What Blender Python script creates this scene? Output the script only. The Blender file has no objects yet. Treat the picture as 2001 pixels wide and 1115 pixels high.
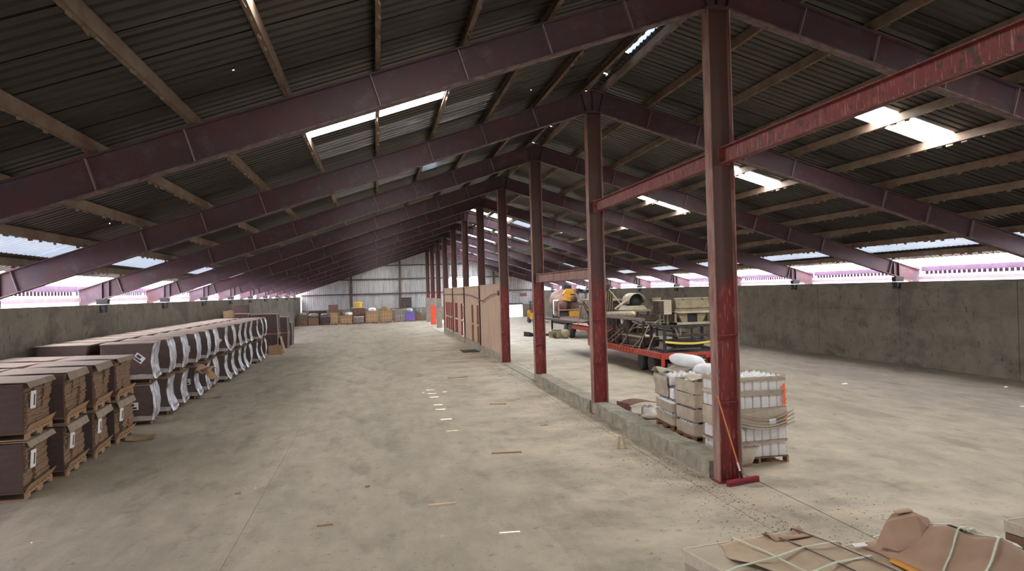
import bpy, bmesh, math, random
from mathutils import Matrix, Vector, Euler
random.seed(7)
R = random.Random(11)
S = bpy.context.scene
COL = S.collection

# ------------------------------------------------------------------ camera
F_PX, YAW, PITCH, ROLL, EYE = 1527.2, .1722, .0063, .0267, 3.3
def cam_axes():
    f = Vector((math.sin(YAW)*math.cos(PITCH), math.cos(YAW)*math.cos(PITCH), math.sin(PITCH)))
    r = Vector((math.cos(YAW), -math.sin(YAW), 0)); u = r.cross(f)
    return (math.cos(ROLL)*r-math.sin(ROLL)*u, math.sin(ROLL)*r+math.cos(ROLL)*u, f)
cr, cu, cf = cam_axes()
cd = bpy.data.cameras.new('camera'); cam = bpy.data.objects.new('camera', cd); COL.objects.link(cam)
cam.matrix_world = Matrix(((cr.x, cu.x, -cf.x, 0), (cr.y, cu.y, -cf.y, 0), (cr.z, cu.z, -cf.z, EYE), (0, 0, 0, 1)))
cd.sensor_width = 36; cd.sensor_fit = 'HORIZONTAL'; cd.lens = F_PX*36/2001; cd.clip_end = 600; cd.clip_start = .05
S.camera = cam
# ------------------------------------------------------------------ world, sun, exposure
W = bpy.data.worlds.new('sky'); S.world = W; W.use_nodes = True
bg = W.node_tree.nodes['Background']; bg.inputs[0].default_value = (.86, .90, 1, 1); bg.inputs[1].default_value = 4.0
SUN_DIR = Vector((-4.06, 1.2, -8.7)).normalized()
sl = bpy.data.lights.new('sun', 'SUN'); sl.energy = 14; sl.angle = .002; sl.color = (1, .95, .87)
so = bpy.data.objects.new('sun', sl); COL.objects.link(so); so.rotation_euler = SUN_DIR.to_track_quat('-Z', 'Y').to_euler(); so.location = (20, 0, 40)
S.view_settings.view_transform = 'Standard'; S.view_settings.look = 'None'; S.view_settings.gamma = 1
S.view_settings.use_curve_mapping = False
S.view_settings.exposure = 1.0
SKYLIGHT_W, EAVE_W, DIM_W, WINDOW_W = 28.0, 8.5, .30, 42.0      # glow of the translucent panels; the dim one also paints reflections
S.cycles.max_bounces = 7; S.cycles.diffuse_bounces = 4; S.cycles.glossy_bounces = 3; S.cycles.transmission_bounces = 4
S.cycles.sample_clamp_indirect = 6; S.cycles.caustics_reflective = False; S.cycles.caustics_refractive = False

# ------------------------------------------------------------------ dimensions (metres)
B, Y0, XC, XL, XR, ZL, ZR, ZCOL = 7.633, 12.375, 5.764, -8.926, 20.204, 3.195, 3.235, 7.93
SL = .316; ZB, ZTOP, ZROOF = 8.0, 8.55, 8.74          # ridge heights: rafter underside, rafter top, sheets
KMIN, KEND = -3, 11
YBACK, YEND = Y0+KMIN*B-.4, Y0+KEND*B-.15
PUR = [.24]+[.1+1.38*j for j in range(1, 11)]
ORD = 'first second third fourth fifth sixth seventh eighth ninth tenth eleventh twelfth thirteenth fourteenth fifteenth sixteenth'.split()

# ------------------------------------------------------------------ materials
MATS = {}
def mat(name, c, rough=.7, metal=0, c2=None, scale=3, stretch=(1, 1, 1), lo=.35, hi=.65, bump=0, bscale=40, spec=.4, coord='Object', extra=None, detail=6):
    if name in MATS: return MATS[name]
    m = bpy.data.materials.new(name); m.use_nodes = True; MATS[name] = m
    nt = m.node_tree; N = nt.nodes; L = nt.links; p = N['Principled BSDF']
    p.inputs['Roughness'].default_value = rough; p.inputs['Metallic'].default_value = metal
    p.inputs['Specular IOR Level'].default_value = spec
    p.inputs['Base Color'].default_value = (*c, 1)
    if coord == 'World':
        tc = N.new('ShaderNodeNewGeometry'); src = tc.outputs['Position']
    else:
        tc = N.new('ShaderNodeTexCoord'); src = tc.outputs['Object']
    mp = N.new('ShaderNodeMapping'); mp.inputs['Scale'].default_value = stretch; L.new(src, mp.inputs[0])
    if c2 is not None:
        nz = N.new('ShaderNodeTexNoise'); nz.inputs['Scale'].default_value = scale; nz.inputs['Detail'].default_value = detail; nz.inputs['Roughness'].default_value = .62
        L.new(mp.outputs[0], nz.inputs['Vector'])
        mr = N.new('ShaderNodeMapRange'); mr.inputs[1].default_value = lo; mr.inputs[2].default_value = hi; L.new(nz.outputs[0], mr.inputs[0])
        mx = N.new('ShaderNodeMix'); mx.data_type = 'RGBA'; mx.inputs[6].default_value = (*c, 1); mx.inputs[7].default_value = (*c2, 1)
        L.new(mr.outputs[0], mx.inputs[0]); L.new(mx.outputs[2], p.inputs['Base Color'])
        if extra: extra(nt, p, src, mx)
    elif extra: extra(nt, p, src, None)
    if bump:
        bn = N.new('ShaderNodeTexNoise'); bn.inputs['Scale'].default_value = bscale; bn.inputs['Detail'].default_value = 4
        L.new(mp.outputs[0], bn.inputs['Vector'])
        bb = N.new('ShaderNodeBump'); bb.inputs['Strength'].default_value = bump; bb.inputs['Distance'].default_value = .02
        L.new(bn.outputs[0], bb.inputs['Height']); L.new(bb.outputs[0], p.inputs['Normal'])
    return m
def layer(nt, p, src, mx, color, scale, stretch, lo, hi, amount=1.0, detail=6):
    """another noise layer of colour over what feeds the base colour"""
    N = nt.nodes; L = nt.links
    old = p.inputs['Base Color'].links[0].from_socket
    mp = N.new('ShaderNodeMapping'); mp.inputs['Scale'].default_value = stretch; L.new(src, mp.inputs[0])
    nz = N.new('ShaderNodeTexNoise'); nz.inputs['Scale'].default_value = scale; nz.inputs['Detail'].default_value = detail; nz.inputs['Roughness'].default_value = .65; L.new(mp.outputs[0], nz.inputs['Vector'])
    mr = N.new('ShaderNodeMapRange'); mr.inputs[1].default_value = lo; mr.inputs[2].default_value = hi; mr.inputs[4].default_value = amount; L.new(nz.outputs[0], mr.inputs[0])
    m2 = N.new('ShaderNodeMix'); m2.data_type = 'RGBA'; m2.inputs[7].default_value = (*color, 1)
    L.new(mr.outputs[0], m2.inputs[0]); L.new(old, m2.inputs[6]); L.new(m2.outputs[2], p.inputs['Base Color'])
    return m2
def emat(name, c, strength):
    m = bpy.data.materials.new(name); m.use_nodes = True; MATS[name] = m
    p = m.node_tree.nodes['Principled BSDF']; p.inputs['Base Color'].default_value = (.8, .8, .8, 1); p.inputs['Roughness'].default_value = .5
    p.inputs['Emission Color'].default_value = (*c, 1); p.inputs['Emission Strength'].default_value = strength
    return m

def floor_extra(nt, p, src, mx):
    layer(nt, p, src, mx, (.17, .15, .12), .35, (1, .25, 1), .50, .70, .75)          # long tyre-worn streaks
    layer(nt, p, src, mx, (.15, .10, .075), 1.6, (1, .45, 1), .60, .74, .7)            # stains
    layer(nt, p, src, mx, (.10, .075, .05), 16, (1, 1, 1), .63, .70, .75, 3)            # crumbs of dirt
    layer(nt, p, src, mx, (.15, .125, .095), .9, (1.6, .5, 1), .54, .66, .55)
    layer(nt, p, src, mx, (.46, .42, .36), 30, (1, 1, 1), .66, .72, .6, 2)
    N = nt.nodes; L = nt.links                      # paler band along the column line, with a ragged noise edge
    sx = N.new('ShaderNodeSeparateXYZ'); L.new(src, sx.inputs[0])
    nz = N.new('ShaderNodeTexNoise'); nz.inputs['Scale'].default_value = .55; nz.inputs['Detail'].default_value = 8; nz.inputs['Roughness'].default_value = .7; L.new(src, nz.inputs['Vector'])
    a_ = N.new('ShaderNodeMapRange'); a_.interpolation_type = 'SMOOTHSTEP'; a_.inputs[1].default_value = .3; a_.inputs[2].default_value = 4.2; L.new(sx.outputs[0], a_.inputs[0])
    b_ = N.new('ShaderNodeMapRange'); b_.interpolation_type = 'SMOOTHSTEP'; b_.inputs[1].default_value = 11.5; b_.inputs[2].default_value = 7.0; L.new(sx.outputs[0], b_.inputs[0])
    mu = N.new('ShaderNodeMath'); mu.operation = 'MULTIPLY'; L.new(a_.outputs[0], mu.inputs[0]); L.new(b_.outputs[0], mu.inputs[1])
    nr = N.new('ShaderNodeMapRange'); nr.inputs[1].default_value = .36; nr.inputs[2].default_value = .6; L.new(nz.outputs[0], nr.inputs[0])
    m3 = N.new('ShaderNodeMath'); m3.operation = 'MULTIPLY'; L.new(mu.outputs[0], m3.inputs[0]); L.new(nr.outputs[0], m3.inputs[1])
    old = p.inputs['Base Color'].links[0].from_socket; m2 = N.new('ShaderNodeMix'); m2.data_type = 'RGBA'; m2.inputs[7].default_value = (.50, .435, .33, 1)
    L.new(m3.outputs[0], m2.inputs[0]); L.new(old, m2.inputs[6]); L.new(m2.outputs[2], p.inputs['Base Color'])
    layer(nt, p, src, mx, (.15, .11, .07), 5, (1, 1, 1), .60, .70, .6)
    layer(nt, p, src, mx, (.44, .40, .335), .8, (1, .6, 1), .58, .8, .5)                # paler dust
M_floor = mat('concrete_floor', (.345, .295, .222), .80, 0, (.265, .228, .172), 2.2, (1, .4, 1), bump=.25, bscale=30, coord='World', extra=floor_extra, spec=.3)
def wall_extra(nt, p, src, mx):
    layer(nt, p, src, mx, (.15, .105, .08), 1.1, (.6, .6, 1.2), .56, .72, .65)
    layer(nt, p, src, mx, (.06, .05, .04), 6, (1, 1, .6), .60, .68, .8)
    layer(nt, p, src, mx, (.09, .075, .06), .7, (.5, .5, 1), .52, .62, .5)
    layer(nt, p, src, mx, (.42, .38, .31), 2, (.3, .3, 1), .6, .75, .4)
M_wall = mat('cast_concrete', (.285, .255, .20), .85, 0, (.225, .20, .155), 1.4, bump=.3, bscale=18, coord='World', extra=wall_extra, spec=.25)
def roof_extra(nt, p, src, mx):
    layer(nt, p, src, mx, (.028, .025, .021), 1.3, (.3, 1, 1), .5, .7, .8)
    N = nt.nodes; L = nt.links
    # rust pin holes: light really passes through
    v = N.new('ShaderNodeTexVoronoi'); v.inputs['Scale'].default_value = 1.5; L.new(src, v.inputs['Vector'])
    lt = N.new('ShaderNodeMath'); lt.operation = 'LESS_THAN'; lt.inputs[1].default_value = .024; L.new(v.outputs['Distance'], lt.inputs[0])
    nm = N.new('ShaderNodeTexNoise'); nm.inputs['Scale'].default_value = .25; L.new(src, nm.inputs['Vector'])
    gt = N.new('ShaderNodeMath'); gt.operation = 'GREATER_THAN'; gt.inputs[1].default_value = .5; L.new(nm.outputs[0], gt.inputs[0])
    mu = N.new('ShaderNodeMath'); mu.operation = 'MULTIPLY'; L.new(lt.outputs[0], mu.inputs[0]); L.new(gt.outputs[0], mu.inputs[1])
    iv = N.new('ShaderNodeMath'); iv.operation = 'SUBTRACT'; iv.inputs[0].default_value = 1; L.new(mu.outputs[0], iv.inputs[1]); L.new(iv.outputs[0], p.inputs['Alpha'])
def roof_plain(nt, p, src, mx): layer(nt, p, src, mx, (.028, .025, .021), 1.3, (.3, 1, 1), .5, .7, .8)
M_roof = mat('dull_roof_steel', (.062, .057, .050), .45, .55, (.042, .039, .034), 2.5, (.4, 2, 1), coord='World', extra=roof_plain)
M_roof_hole = mat('pinholed_roof_steel', (.062, .057, .050), .45, .55, (.042, .039, .034), 2.5, (.4, 2, 1), coord='World', extra=roof_extra)
M_galv = mat('bright_galvanised_steel', (.42, .45, .50), .28, .9, (.33, .36, .41), 2.5, (.4, 2, 1), coord='World')
M_purlin = mat('dusty_purlin', (.21, .165, .115), .75, .1, (.15, .085, .06), 3, (1, .6, 1), coord='World')
def col_extra(nt, p, src, mx):
    N = nt.nodes; L = nt.links
    layer(nt, p, src, mx, (.38, .22, .19), 11, (4, 4, .3), .585, .63, .8)         # scratches
    layer(nt, p, src, mx, (.10, .045, .035), 4, (2, 2, .4), .55, .7, .7)
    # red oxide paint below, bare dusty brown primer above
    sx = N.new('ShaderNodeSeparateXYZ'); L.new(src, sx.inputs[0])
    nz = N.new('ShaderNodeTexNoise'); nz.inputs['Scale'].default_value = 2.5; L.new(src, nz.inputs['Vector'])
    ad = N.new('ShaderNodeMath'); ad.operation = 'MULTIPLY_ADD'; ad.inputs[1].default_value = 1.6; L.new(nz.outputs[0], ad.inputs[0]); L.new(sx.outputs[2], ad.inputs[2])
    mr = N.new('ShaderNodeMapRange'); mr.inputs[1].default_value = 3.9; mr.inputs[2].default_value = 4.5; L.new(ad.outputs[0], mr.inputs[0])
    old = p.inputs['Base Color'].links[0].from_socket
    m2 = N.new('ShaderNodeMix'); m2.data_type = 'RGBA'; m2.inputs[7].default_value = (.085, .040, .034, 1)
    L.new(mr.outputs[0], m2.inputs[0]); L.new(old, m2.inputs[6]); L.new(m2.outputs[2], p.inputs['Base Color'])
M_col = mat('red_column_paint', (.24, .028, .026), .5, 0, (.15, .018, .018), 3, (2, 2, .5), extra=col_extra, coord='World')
M_flange = mat('dusty_column_flange', (.34, .235, .19), .75, 0, (.20, .075, .065), 3, (2, 2, .5), coord='World')
def raf_extra(nt, p, src, mx):
    layer(nt, p, src, mx, (.17, .145, .155), 3.5, (1, 1, 1), .54, .8, .65)
    layer(nt, p, src, mx, (.06, .03, .035), 1.2, (1, 1, 1), .55, .75, .6)
M_raf = mat('maroon_rafter_paint', (.105, .041, .050), .5, 0, (.075, .052, .074), 1.3, extra=raf_extra, coord='World')
M_dustfl = mat('dusty_bottom_flange', (.20, .15, .145), .8, 0, (.09, .055, .06), 6, coord='World')
M_stiff = mat('pale_weld_edge', (.32, .25, .25), .7)
M_beam = mat('red_beam_paint', (.20, .035, .033), .6, 0, (.15, .024, .024), 4, (3, .6, .6), coord='World', extra=lambda nt, p, s, mx: (layer(nt, p, s, mx, (.05, .032, .02), 7, (1, 1, 1), .56, .60, .9), layer(nt, p, s, mx, (.42, .26, .2), 9, (1, 4, .3), .57, .64, .7)))
M_eave = mat('purple_grey_eave_steel', (.15, .09, .15), .55, .1, (.11, .07, .11), 3, coord='World')
M_pink = mat('pink_primer_girt', (.58, .42, .46), .6, 0, (.5, .33, .36), 3, coord='World')
M_black = mat('black_iron', (.025, .022, .022), .6, .2)
M_sky = emat('skylight_fibreglass', (1, .985, .95), SKYLIGHT_W)
M_eavesky = emat('eave_fibreglass', (.93, .88, 1), EAVE_W)
M_sky2 = emat('faint_skylight', (.93, .97, 1), 3.0)  # fainter skylight glow, kept low so nearby rafters stay dark
M_skyl = emat('weak_skylight_fibreglass', (1, .98, .95), SKYLIGHT_W*.5)  # weaker skylight glow, lowered to darken the left aisle
M_skyfar = emat('strong_skylight_fibreglass', (.86, .92, 1), SKYLIGHT_W*2.2)  # stronger, bluer skylight glow, raised to brighten the far bays
M_dim = emat('dim_blue_glow_sheet', (.55, .72, 1), DIM_W)  # dim bluish glow, also put in for eave light reflected off low sheets
M_ridge = emat('ridge_fibreglass', (.55, .7, 1), .6)
M_win = emat('bright_window_pane', (.60, .76, 1), WINDOW_W)
def sid_extra(nt, p, src, mx):
    layer(nt, p, src, mx, (.30, .28, .25), 2.2, (1.5, 1, .25), .5, .68, .8)
    layer(nt, p, src, mx, (.62, .64, .68), 1.2, (2, 1, .6), .55, .8, .4)
M_siding = mat('galvanised_siding', (.50, .50, .51), .6, .2, (.42, .415, .41), 1.5, (2.5, 1, .4), coord='World', extra=sid_extra)
M_girt = mat('brown_girt', (.13, .085, .07), .7, 0, (.09, .06, .05), 3)
def ply_extra(nt, p, src, mx):
    layer(nt, p, src, mx, (.30, .20, .14), 1.8, (1, 1.2, .5), .58, .74, .6)
    layer(nt, p, src, mx, (.62, .50, .40), 2.5, (1, 2, .3), .62, .75, .6)
M_ply = mat('pinkish_plywood', (.50, .35, .25), .8, 0, (.42, .29, .205), 2, (1, 1, .4), coord='World', extra=ply_extra)
M_pole = mat('painted_red_stud', (.2, .035, .035), .6)
M_kerb = mat('kerb_concrete', (.36, .33, .26), .85, 0, (.22, .20, .15), 3, bump=.4, bscale=14, coord='World', extra=lambda nt, p, s, mx: layer(nt, p, s, mx, (.13, .11, .085), 4, (1, 1, 1), .56, .68, .7))
M_grey_conc = mat('column_encasing_concrete', (.33, .27, .235), .85, 0, (.25, .20, .17), 3, coord='World')
M_orange = mat('orange_red_paint', (.85, .10, .045), .6, 0, (.7, .08, .04), 3)
# cardboard and wood
M_card = mat('cardboard', (.36, .235, .135), .85, 0, (.29, .185, .105), 4)
M_cardtop = mat('dusty_cardboard_top', (.34, .275, .21), .9, 0, (.27, .215, .16), 3)
M_cardfold = mat('cardboard_fold', (.43, .275, .14), .85, 0, (.36, .225, .115), 4)
def flute(nt, p, src, mx):
    N = nt.nodes; L = nt.links
    layer(nt, p, src, mx, (.14, .085, .05), 10, (1, 1, 14), .5, .62, .75, 3)
    layer(nt, p, src, mx, (.46, .34, .22), 16, (1, 2, 9), .6, .7, .6, 3)
M_flute = mat('cardboard_sheet_edges', (.29, .185, .11), .9, 0, (.22, .135, .08), 6, (1, 1, 6), extra=flute)
M_dark = mat('shaded_brown_carton', (.085, .052, .042), .75, 0, (.065, .04, .033), 5, (1, 1, 3))
M_wrapbody = mat('brown_carton_under_film', (.11, .072, .056), .5, 0, (.08, .052, .042), 3, (1, 1, 2), extra=lambda nt, p, s, mx: layer(nt, p, s, mx, (.25, .2, .18), 5, (1, 1, .5), .62, .75, .4))
M_film = mat('stretch_film', (.80, .83, .92), .2, 0, (.22, .19, .18), 4, (1, 1.2, .8), lo=.40, hi=.66, bump=.7, bscale=16, spec=.9)  # pale blotches put reflected skylight into the film colour
M_film2 = mat('clear_film_sheen', (.42, .38, .36), .2, 0, (.30, .26, .24), 5, bump=.8, bscale=14, spec=.8)
M_wood = mat('pallet_wood', (.40, .245, .14), .8, 0, (.29, .17, .095), 5, (1, 4, 4))
M_wood2 = mat('red_brown_pallet_wood', (.30, .15, .085), .8, 0, (.2, .1, .06), 5, (1, 4, 4))
M_pale = mat('pale_softwood', (.62, .50, .34), .8, 0, (.5, .38, .24), 5)
M_label = mat('white_paper_label', (.78, .77, .75), .7)
M_ink = mat('black_print', (.05, .05, .06), .7)
M_white = mat('white_plastic', (.86, .87, .87), .45, 0, (.76, .77, .78), 6)
M_jug = mat('milky_plastic_jug', (.90, .91, .91), .4, 0, (.80, .82, .81), 8)
M_dirtyfilm = mat('dusty_tan_film', (.50, .43, .33), .5, 0, (.38, .31, .225), 3, (1, 1, 1.5), bump=.7, bscale=9, spec=.5)
M_brownsheet = mat('maroon_tier_sheet', (.16, .07, .055), .8)
M_orangestreak = mat('orange_marker_paint', (.9, .16, .07), .6)

# ------------------------------------------------------------------ mesh helper
class MB:
    def __init__(s): s.v = []; s.f = []; s.smooth = False
    def add(s, vs, fs):
        o = len(s.v); s.v += [tuple(v) for v in vs]; s.f += [tuple(o+i for i in f) for f in fs]; return s
    def box(s, c, d, rz=0, M=None):
        x, y, z = (k/2 for k in d); c = Vector(c)
        vs = [Vector((a*x, b*y, e*z)) for e in (-1, 1) for a, b in ((-1, -1), (1, -1), (1, 1), (-1, 1))]
        rot = M if M is not None else Matrix.Rotation(rz, 3, 'Z')
        return s.add([c+rot@v for v in vs], [(3, 2, 1, 0), (4, 5, 6, 7), (0, 1, 5, 4), (1, 2, 6, 5), (2, 3, 7, 6), (3, 0, 4, 7)])
    def bb(s, x0, x1, y0, y1, z0, z1): return s.box(((x0+x1)/2, (y0+y1)/2, (z0+z1)/2), (abs(x1-x0), abs(y1-y0), abs(z1-z0)))
    def bar(s, a, b, w, h=None, up=(0, 0, 1)):
        a = Vector(a); b = Vector(b); h = h or w; d = (b-a); n = d.length; d = d/n; up = Vector(up)
        if abs(d.dot(up)) > .98: up = Vector((1, 0, 0))
        sx = d.cross(up).normalized(); uz = sx.cross(d)
        vs = [p+sx*i*w/2+uz*j*h/2 for p in (a, b) for i, j in ((-1, -1), (1, -1), (1, 1), (-1, 1))]
        return s.add(vs, [(3, 2, 1, 0), (4, 5, 6, 7), (0, 1, 5, 4), (1, 2, 6, 5), (2, 3, 7, 6), (3, 0, 4, 7)])
    def tube(s, a, b, r, r2=None, n=10, cap=True):
        a = Vector(a); b = Vector(b); r2 = r if r2 is None else r2; d = (b-a).normalized()
        up = Vector((0, 0, 1)) if abs(d.z) < .95 else Vector((1, 0, 0)); sx = d.cross(up).normalized(); uz = sx.cross(d)
        vs = [p+(sx*math.cos(t)+uz*math.sin(t))*q for p, q in ((a, r), (b, r2)) for t in [2*math.pi*i/n for i in range(n)]]
        fs = [(i, (i+1) % n, n+(i+1) % n, n+i) for i in range(n)]
        if cap: fs += [tuple(range(n))[::-1], tuple(range(n, 2*n))]
        return s.add(vs, fs)
    def path(s, pts, r, n=6):
        for a, b in zip(pts, pts[1:]): s.tube(a, b, r, n=n)
        return s
    def lathe(s, c, prof, n=16, axis='Z'):
        """prof: (radius, height) pairs turned about an axis through c"""
        c = Vector(c); vs = []; k = len(prof)
        for r, h in prof:
            for i in range(n):
                t = 2*math.pi*i/n; a, b = r*math.cos(t), r*math.sin(t)
                vs.append(c+Vector({'Z': (a, b, h), 'X': (h, a, b), 'Y': (a, h, b)}[axis]))
        fs = [(j*n+i, j*n+(i+1) % n, (j+1)*n+(i+1) % n, (j+1)*n+i) for j in range(k-1) for i in range(n)]
        fs += [tuple(range(n))[::-1], tuple(range((k-1)*n, k*n))]
        return s.add(vs, fs)
    def prism(s, poly, y0, y1, axis='Y'):
        n = len(poly); m = {'Y': lambda p, y: (p[0], y, p[1]), 'X': lambda p, y: (y, p[0], p[1]), 'Z': lambda p, y: (p[0], p[1], y)}[axis]
        vs = [m(p, y) for y in (y0, y1) for p in poly]
        return s.add(vs, [tuple(range(n)), tuple(range(n, 2*n))[::-1]]+[(i, n+i, n+(i+1) % n, (i+1) % n) for i in range(n)])
    def grid(s, fn, nu, nv, thick=0):
        vs = [fn(i/nu, j/nv) for j in range(nv+1) for i in range(nu+1)]
        fs = [(j*(nu+1)+i, j*(nu+1)+i+1, (j+1)*(nu+1)+i+1, (j+1)*(nu+1)+i) for j in range(nv) for i in range(nu)]
        if thick:
            k = len(vs); lo = [Vector(v)-Vector((0, 0, thick)) for v in vs]
            ed = [i for i in range(nu)]; fs2 = [tuple(k+i for i in f[::-1]) for f in fs]
            per = list(range(nu+1))+[(j+1)*(nu+1)+nu for j in range(nv)]+[nv*(nu+1)+i for i in range(nu-1, -1, -1)]+[j*(nu+1) for j in range(nv-1, 0, -1)]
            sd = [(per[(i+1) % len(per)], per[i], k+per[i], k+per[(i+1) % len(per)]) for i in range(len(per))]
            vs = [Vector(v) for v in vs]+lo; fs = fs+fs2+sd
        return s.add(vs, fs)
    def ribbon(s, pts, w, side=(0, 1, 0), t=.004):
        side = Vector(side).normalized()*w/2
        for a, b in zip(pts, pts[1:]):
            a = Vector(a); b = Vector(b); up = (b-a).cross(side).normalized()*t
            s.add([a-side-up, a+side-up, b+side-up, b-side-up, a-side+up, a+side+up, b+side+up, b-side+up],
                  [(3, 2, 1, 0), (4, 5, 6, 7), (0, 1, 5, 4), (1, 2, 6, 5), (2, 3, 7, 6), (3, 0, 4, 7)])
        return s
    def mesh(s, name, m):
        me = bpy.data.meshes.new(name); me.from_pydata(s.v, [], s.f); me.validate(); me.update()
        bm = bmesh.new(); bm.from_mesh(me); bmesh.ops.recalc_face_normals(bm, faces=bm.faces); bm.to_mesh(me); bm.free()
        if s.smooth:
            for q in me.polygons: q.use_smooth = True
        me.materials.append(m); return me
    def build(s, name, m, parent=None, loc=(0, 0, 0), rot=None):
        return link(name, s.mesh(name, m), parent, loc, rot)
def sm(mb): mb.smooth = True; return mb
def link(name, me, parent=None, loc=(0, 0, 0), rot=None):
    o = bpy.data.objects.new(name, me); COL.objects.link(o); o.location = loc
    if rot is not None: o.rotation_euler = rot
    if parent is not None: o.parent = parent
    return o
def tag(o, label, cat=None, group=None, kind=None):
    o['label'] = label
    if cat: o['category'] = cat
    if group: o['group'] = group
    if kind: o['kind'] = kind
    return o
def thing(name, label, cat, loc=(0, 0, 0), rz=0, group=None, kind=None):
    o = bpy.data.objects.new(name, None); o.empty_display_size = .2; COL.objects.link(o); o.location = loc; o.rotation_euler = (0, 0, rz)
    return tag(o, label, cat, group, kind)
def copy_tree(o, parent=None):
    c = o.copy(); COL.objects.link(c); c.parent = parent
    for ch in list(o.children): copy_tree(ch, c)
    return c

# ================================================================== SETTING
# ---- ground and floor
g = MB(); g.bb(-160, 180, -120, 260, -.5, -.30).build('ground', mat('dry_ground', (.5, .45, .37), .9, 0, (.4, .35, .28), .3, coord='World'))
tag(bpy.data.objects['ground'], 'pale dry ground outside the shed walls', 'ground', kind='structure')
fl = MB().bb(XL-.35, XR+.35, YBACK-.2, YEND+.3, -.30, -.03).build('floor', mat('floor_joint_dirt', (.10, .085, .06), .95))
tag(fl, 'dusty grey-tan concrete floor of the shed', 'floor', kind='structure')
ys = [YBACK-.2]+[Y0+B*k+3.9 for k in range(-2, 11, 3)]+[YEND+.3]
for xa, xb in ((XL-.35, -1.95), (-1.95, 5.14), (5.14, 6.22), (6.22, XR+.35)):
    for ya, yb in zip(ys, ys[1:]):
        e = .012 if xa > 0 else .0025
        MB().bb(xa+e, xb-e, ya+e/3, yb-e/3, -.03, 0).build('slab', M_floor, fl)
# ---- concrete side walls
def side_wall(name, xin, sgn, ztop, y_first, pitch, split, label):
    root = MB().bb(xin+sgn*.03, xin+sgn*.25, YBACK, YEND+.3, -.02, ztop-.02).build(name, mat('wall_joint_dirt', (.10, .09, .07), .95))  # backing in joint-dirt colour, seen in the gaps between panels
    tag(root, label, 'wall', kind='structure')
    y = y_first
    while y > YBACK+pitch: y -= pitch
    edges = [YBACK]
    while y < YEND+.3: edges.append(y); y += pitch
    edges.append(YEND+.3)
    zs = [0, split, ztop] if split else [0, ztop]
    for ya, yb in zip(edges, edges[1:]):
        for za, zb in zip(zs, zs[1:]):
            MB().bb(xin, xin+sgn*.06, ya+.012, yb-.012, za+(.006 if za else 0), zb-.002).build('concrete_panel', M_wall, root)
    return root
side_wall('wall_left', XL, -1, ZL, 23.6, 5.72, None, 'long low grey concrete wall behind the cardboard stacks')
side_wall('wall_right', XR, 1, ZR, 21.87, 5.75, 2.13, 'long low stained concrete wall behind the loaded trailer')

# ---- roof
roof = thing('ceiling', 'dark corrugated steel roof with white skylight panels', 'roof', kind='structure')
SW = B/8
def zroof(o): return ZROOF-SL*o
SHEETS = {}
def sheet_mesh(sgn, o0, o1, w, m, name, dz=0.0):
    key = (sgn, o0, o1, round(w, 3), m.name, dz)
    if key in SHEETS: return SHEETS[key]
    n = max(1, round(w/(SW/4))); p = w/n; prof = []
    for i in range(n):
        prof += [(i*p, 0), (i*p+.62*p, 0), (i*p+.72*p, .03), (i*p+.90*p, .03)]
    prof.append((w, 0))
    mb = MB(); vs = []
    for y, h in prof:
        for o in (o0, o1): vs.append((sgn*o, y, zroof(o)+h+dz))
    mb.add(vs, [(2*i, 2*i+1, 2*i+3, 2*i+2) for i in range(len(prof)-1)])
    SHEETS[key] = mb.mesh(name, m); return SHEETS[key]
def sheet(sgn, o0, o1, y, w, m, name='roof_sheet', dz=0.0):
    return link(name, sheet_mesh(sgn, o0, o1, w, m, name, dz), roof, (XC, y, 0))
PH = .17
def lay(sgn, y, parts):
    """parts: list of (o0, o1, material, name)"""
    for o0, o1, m, nm in parts: sheet(sgn, o0, o1, y, SW+.045, m, nm, .004*(round(y/SW) % 2))
SKP, ME = 'skylight_or_sheen_panel', 12.95
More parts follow.
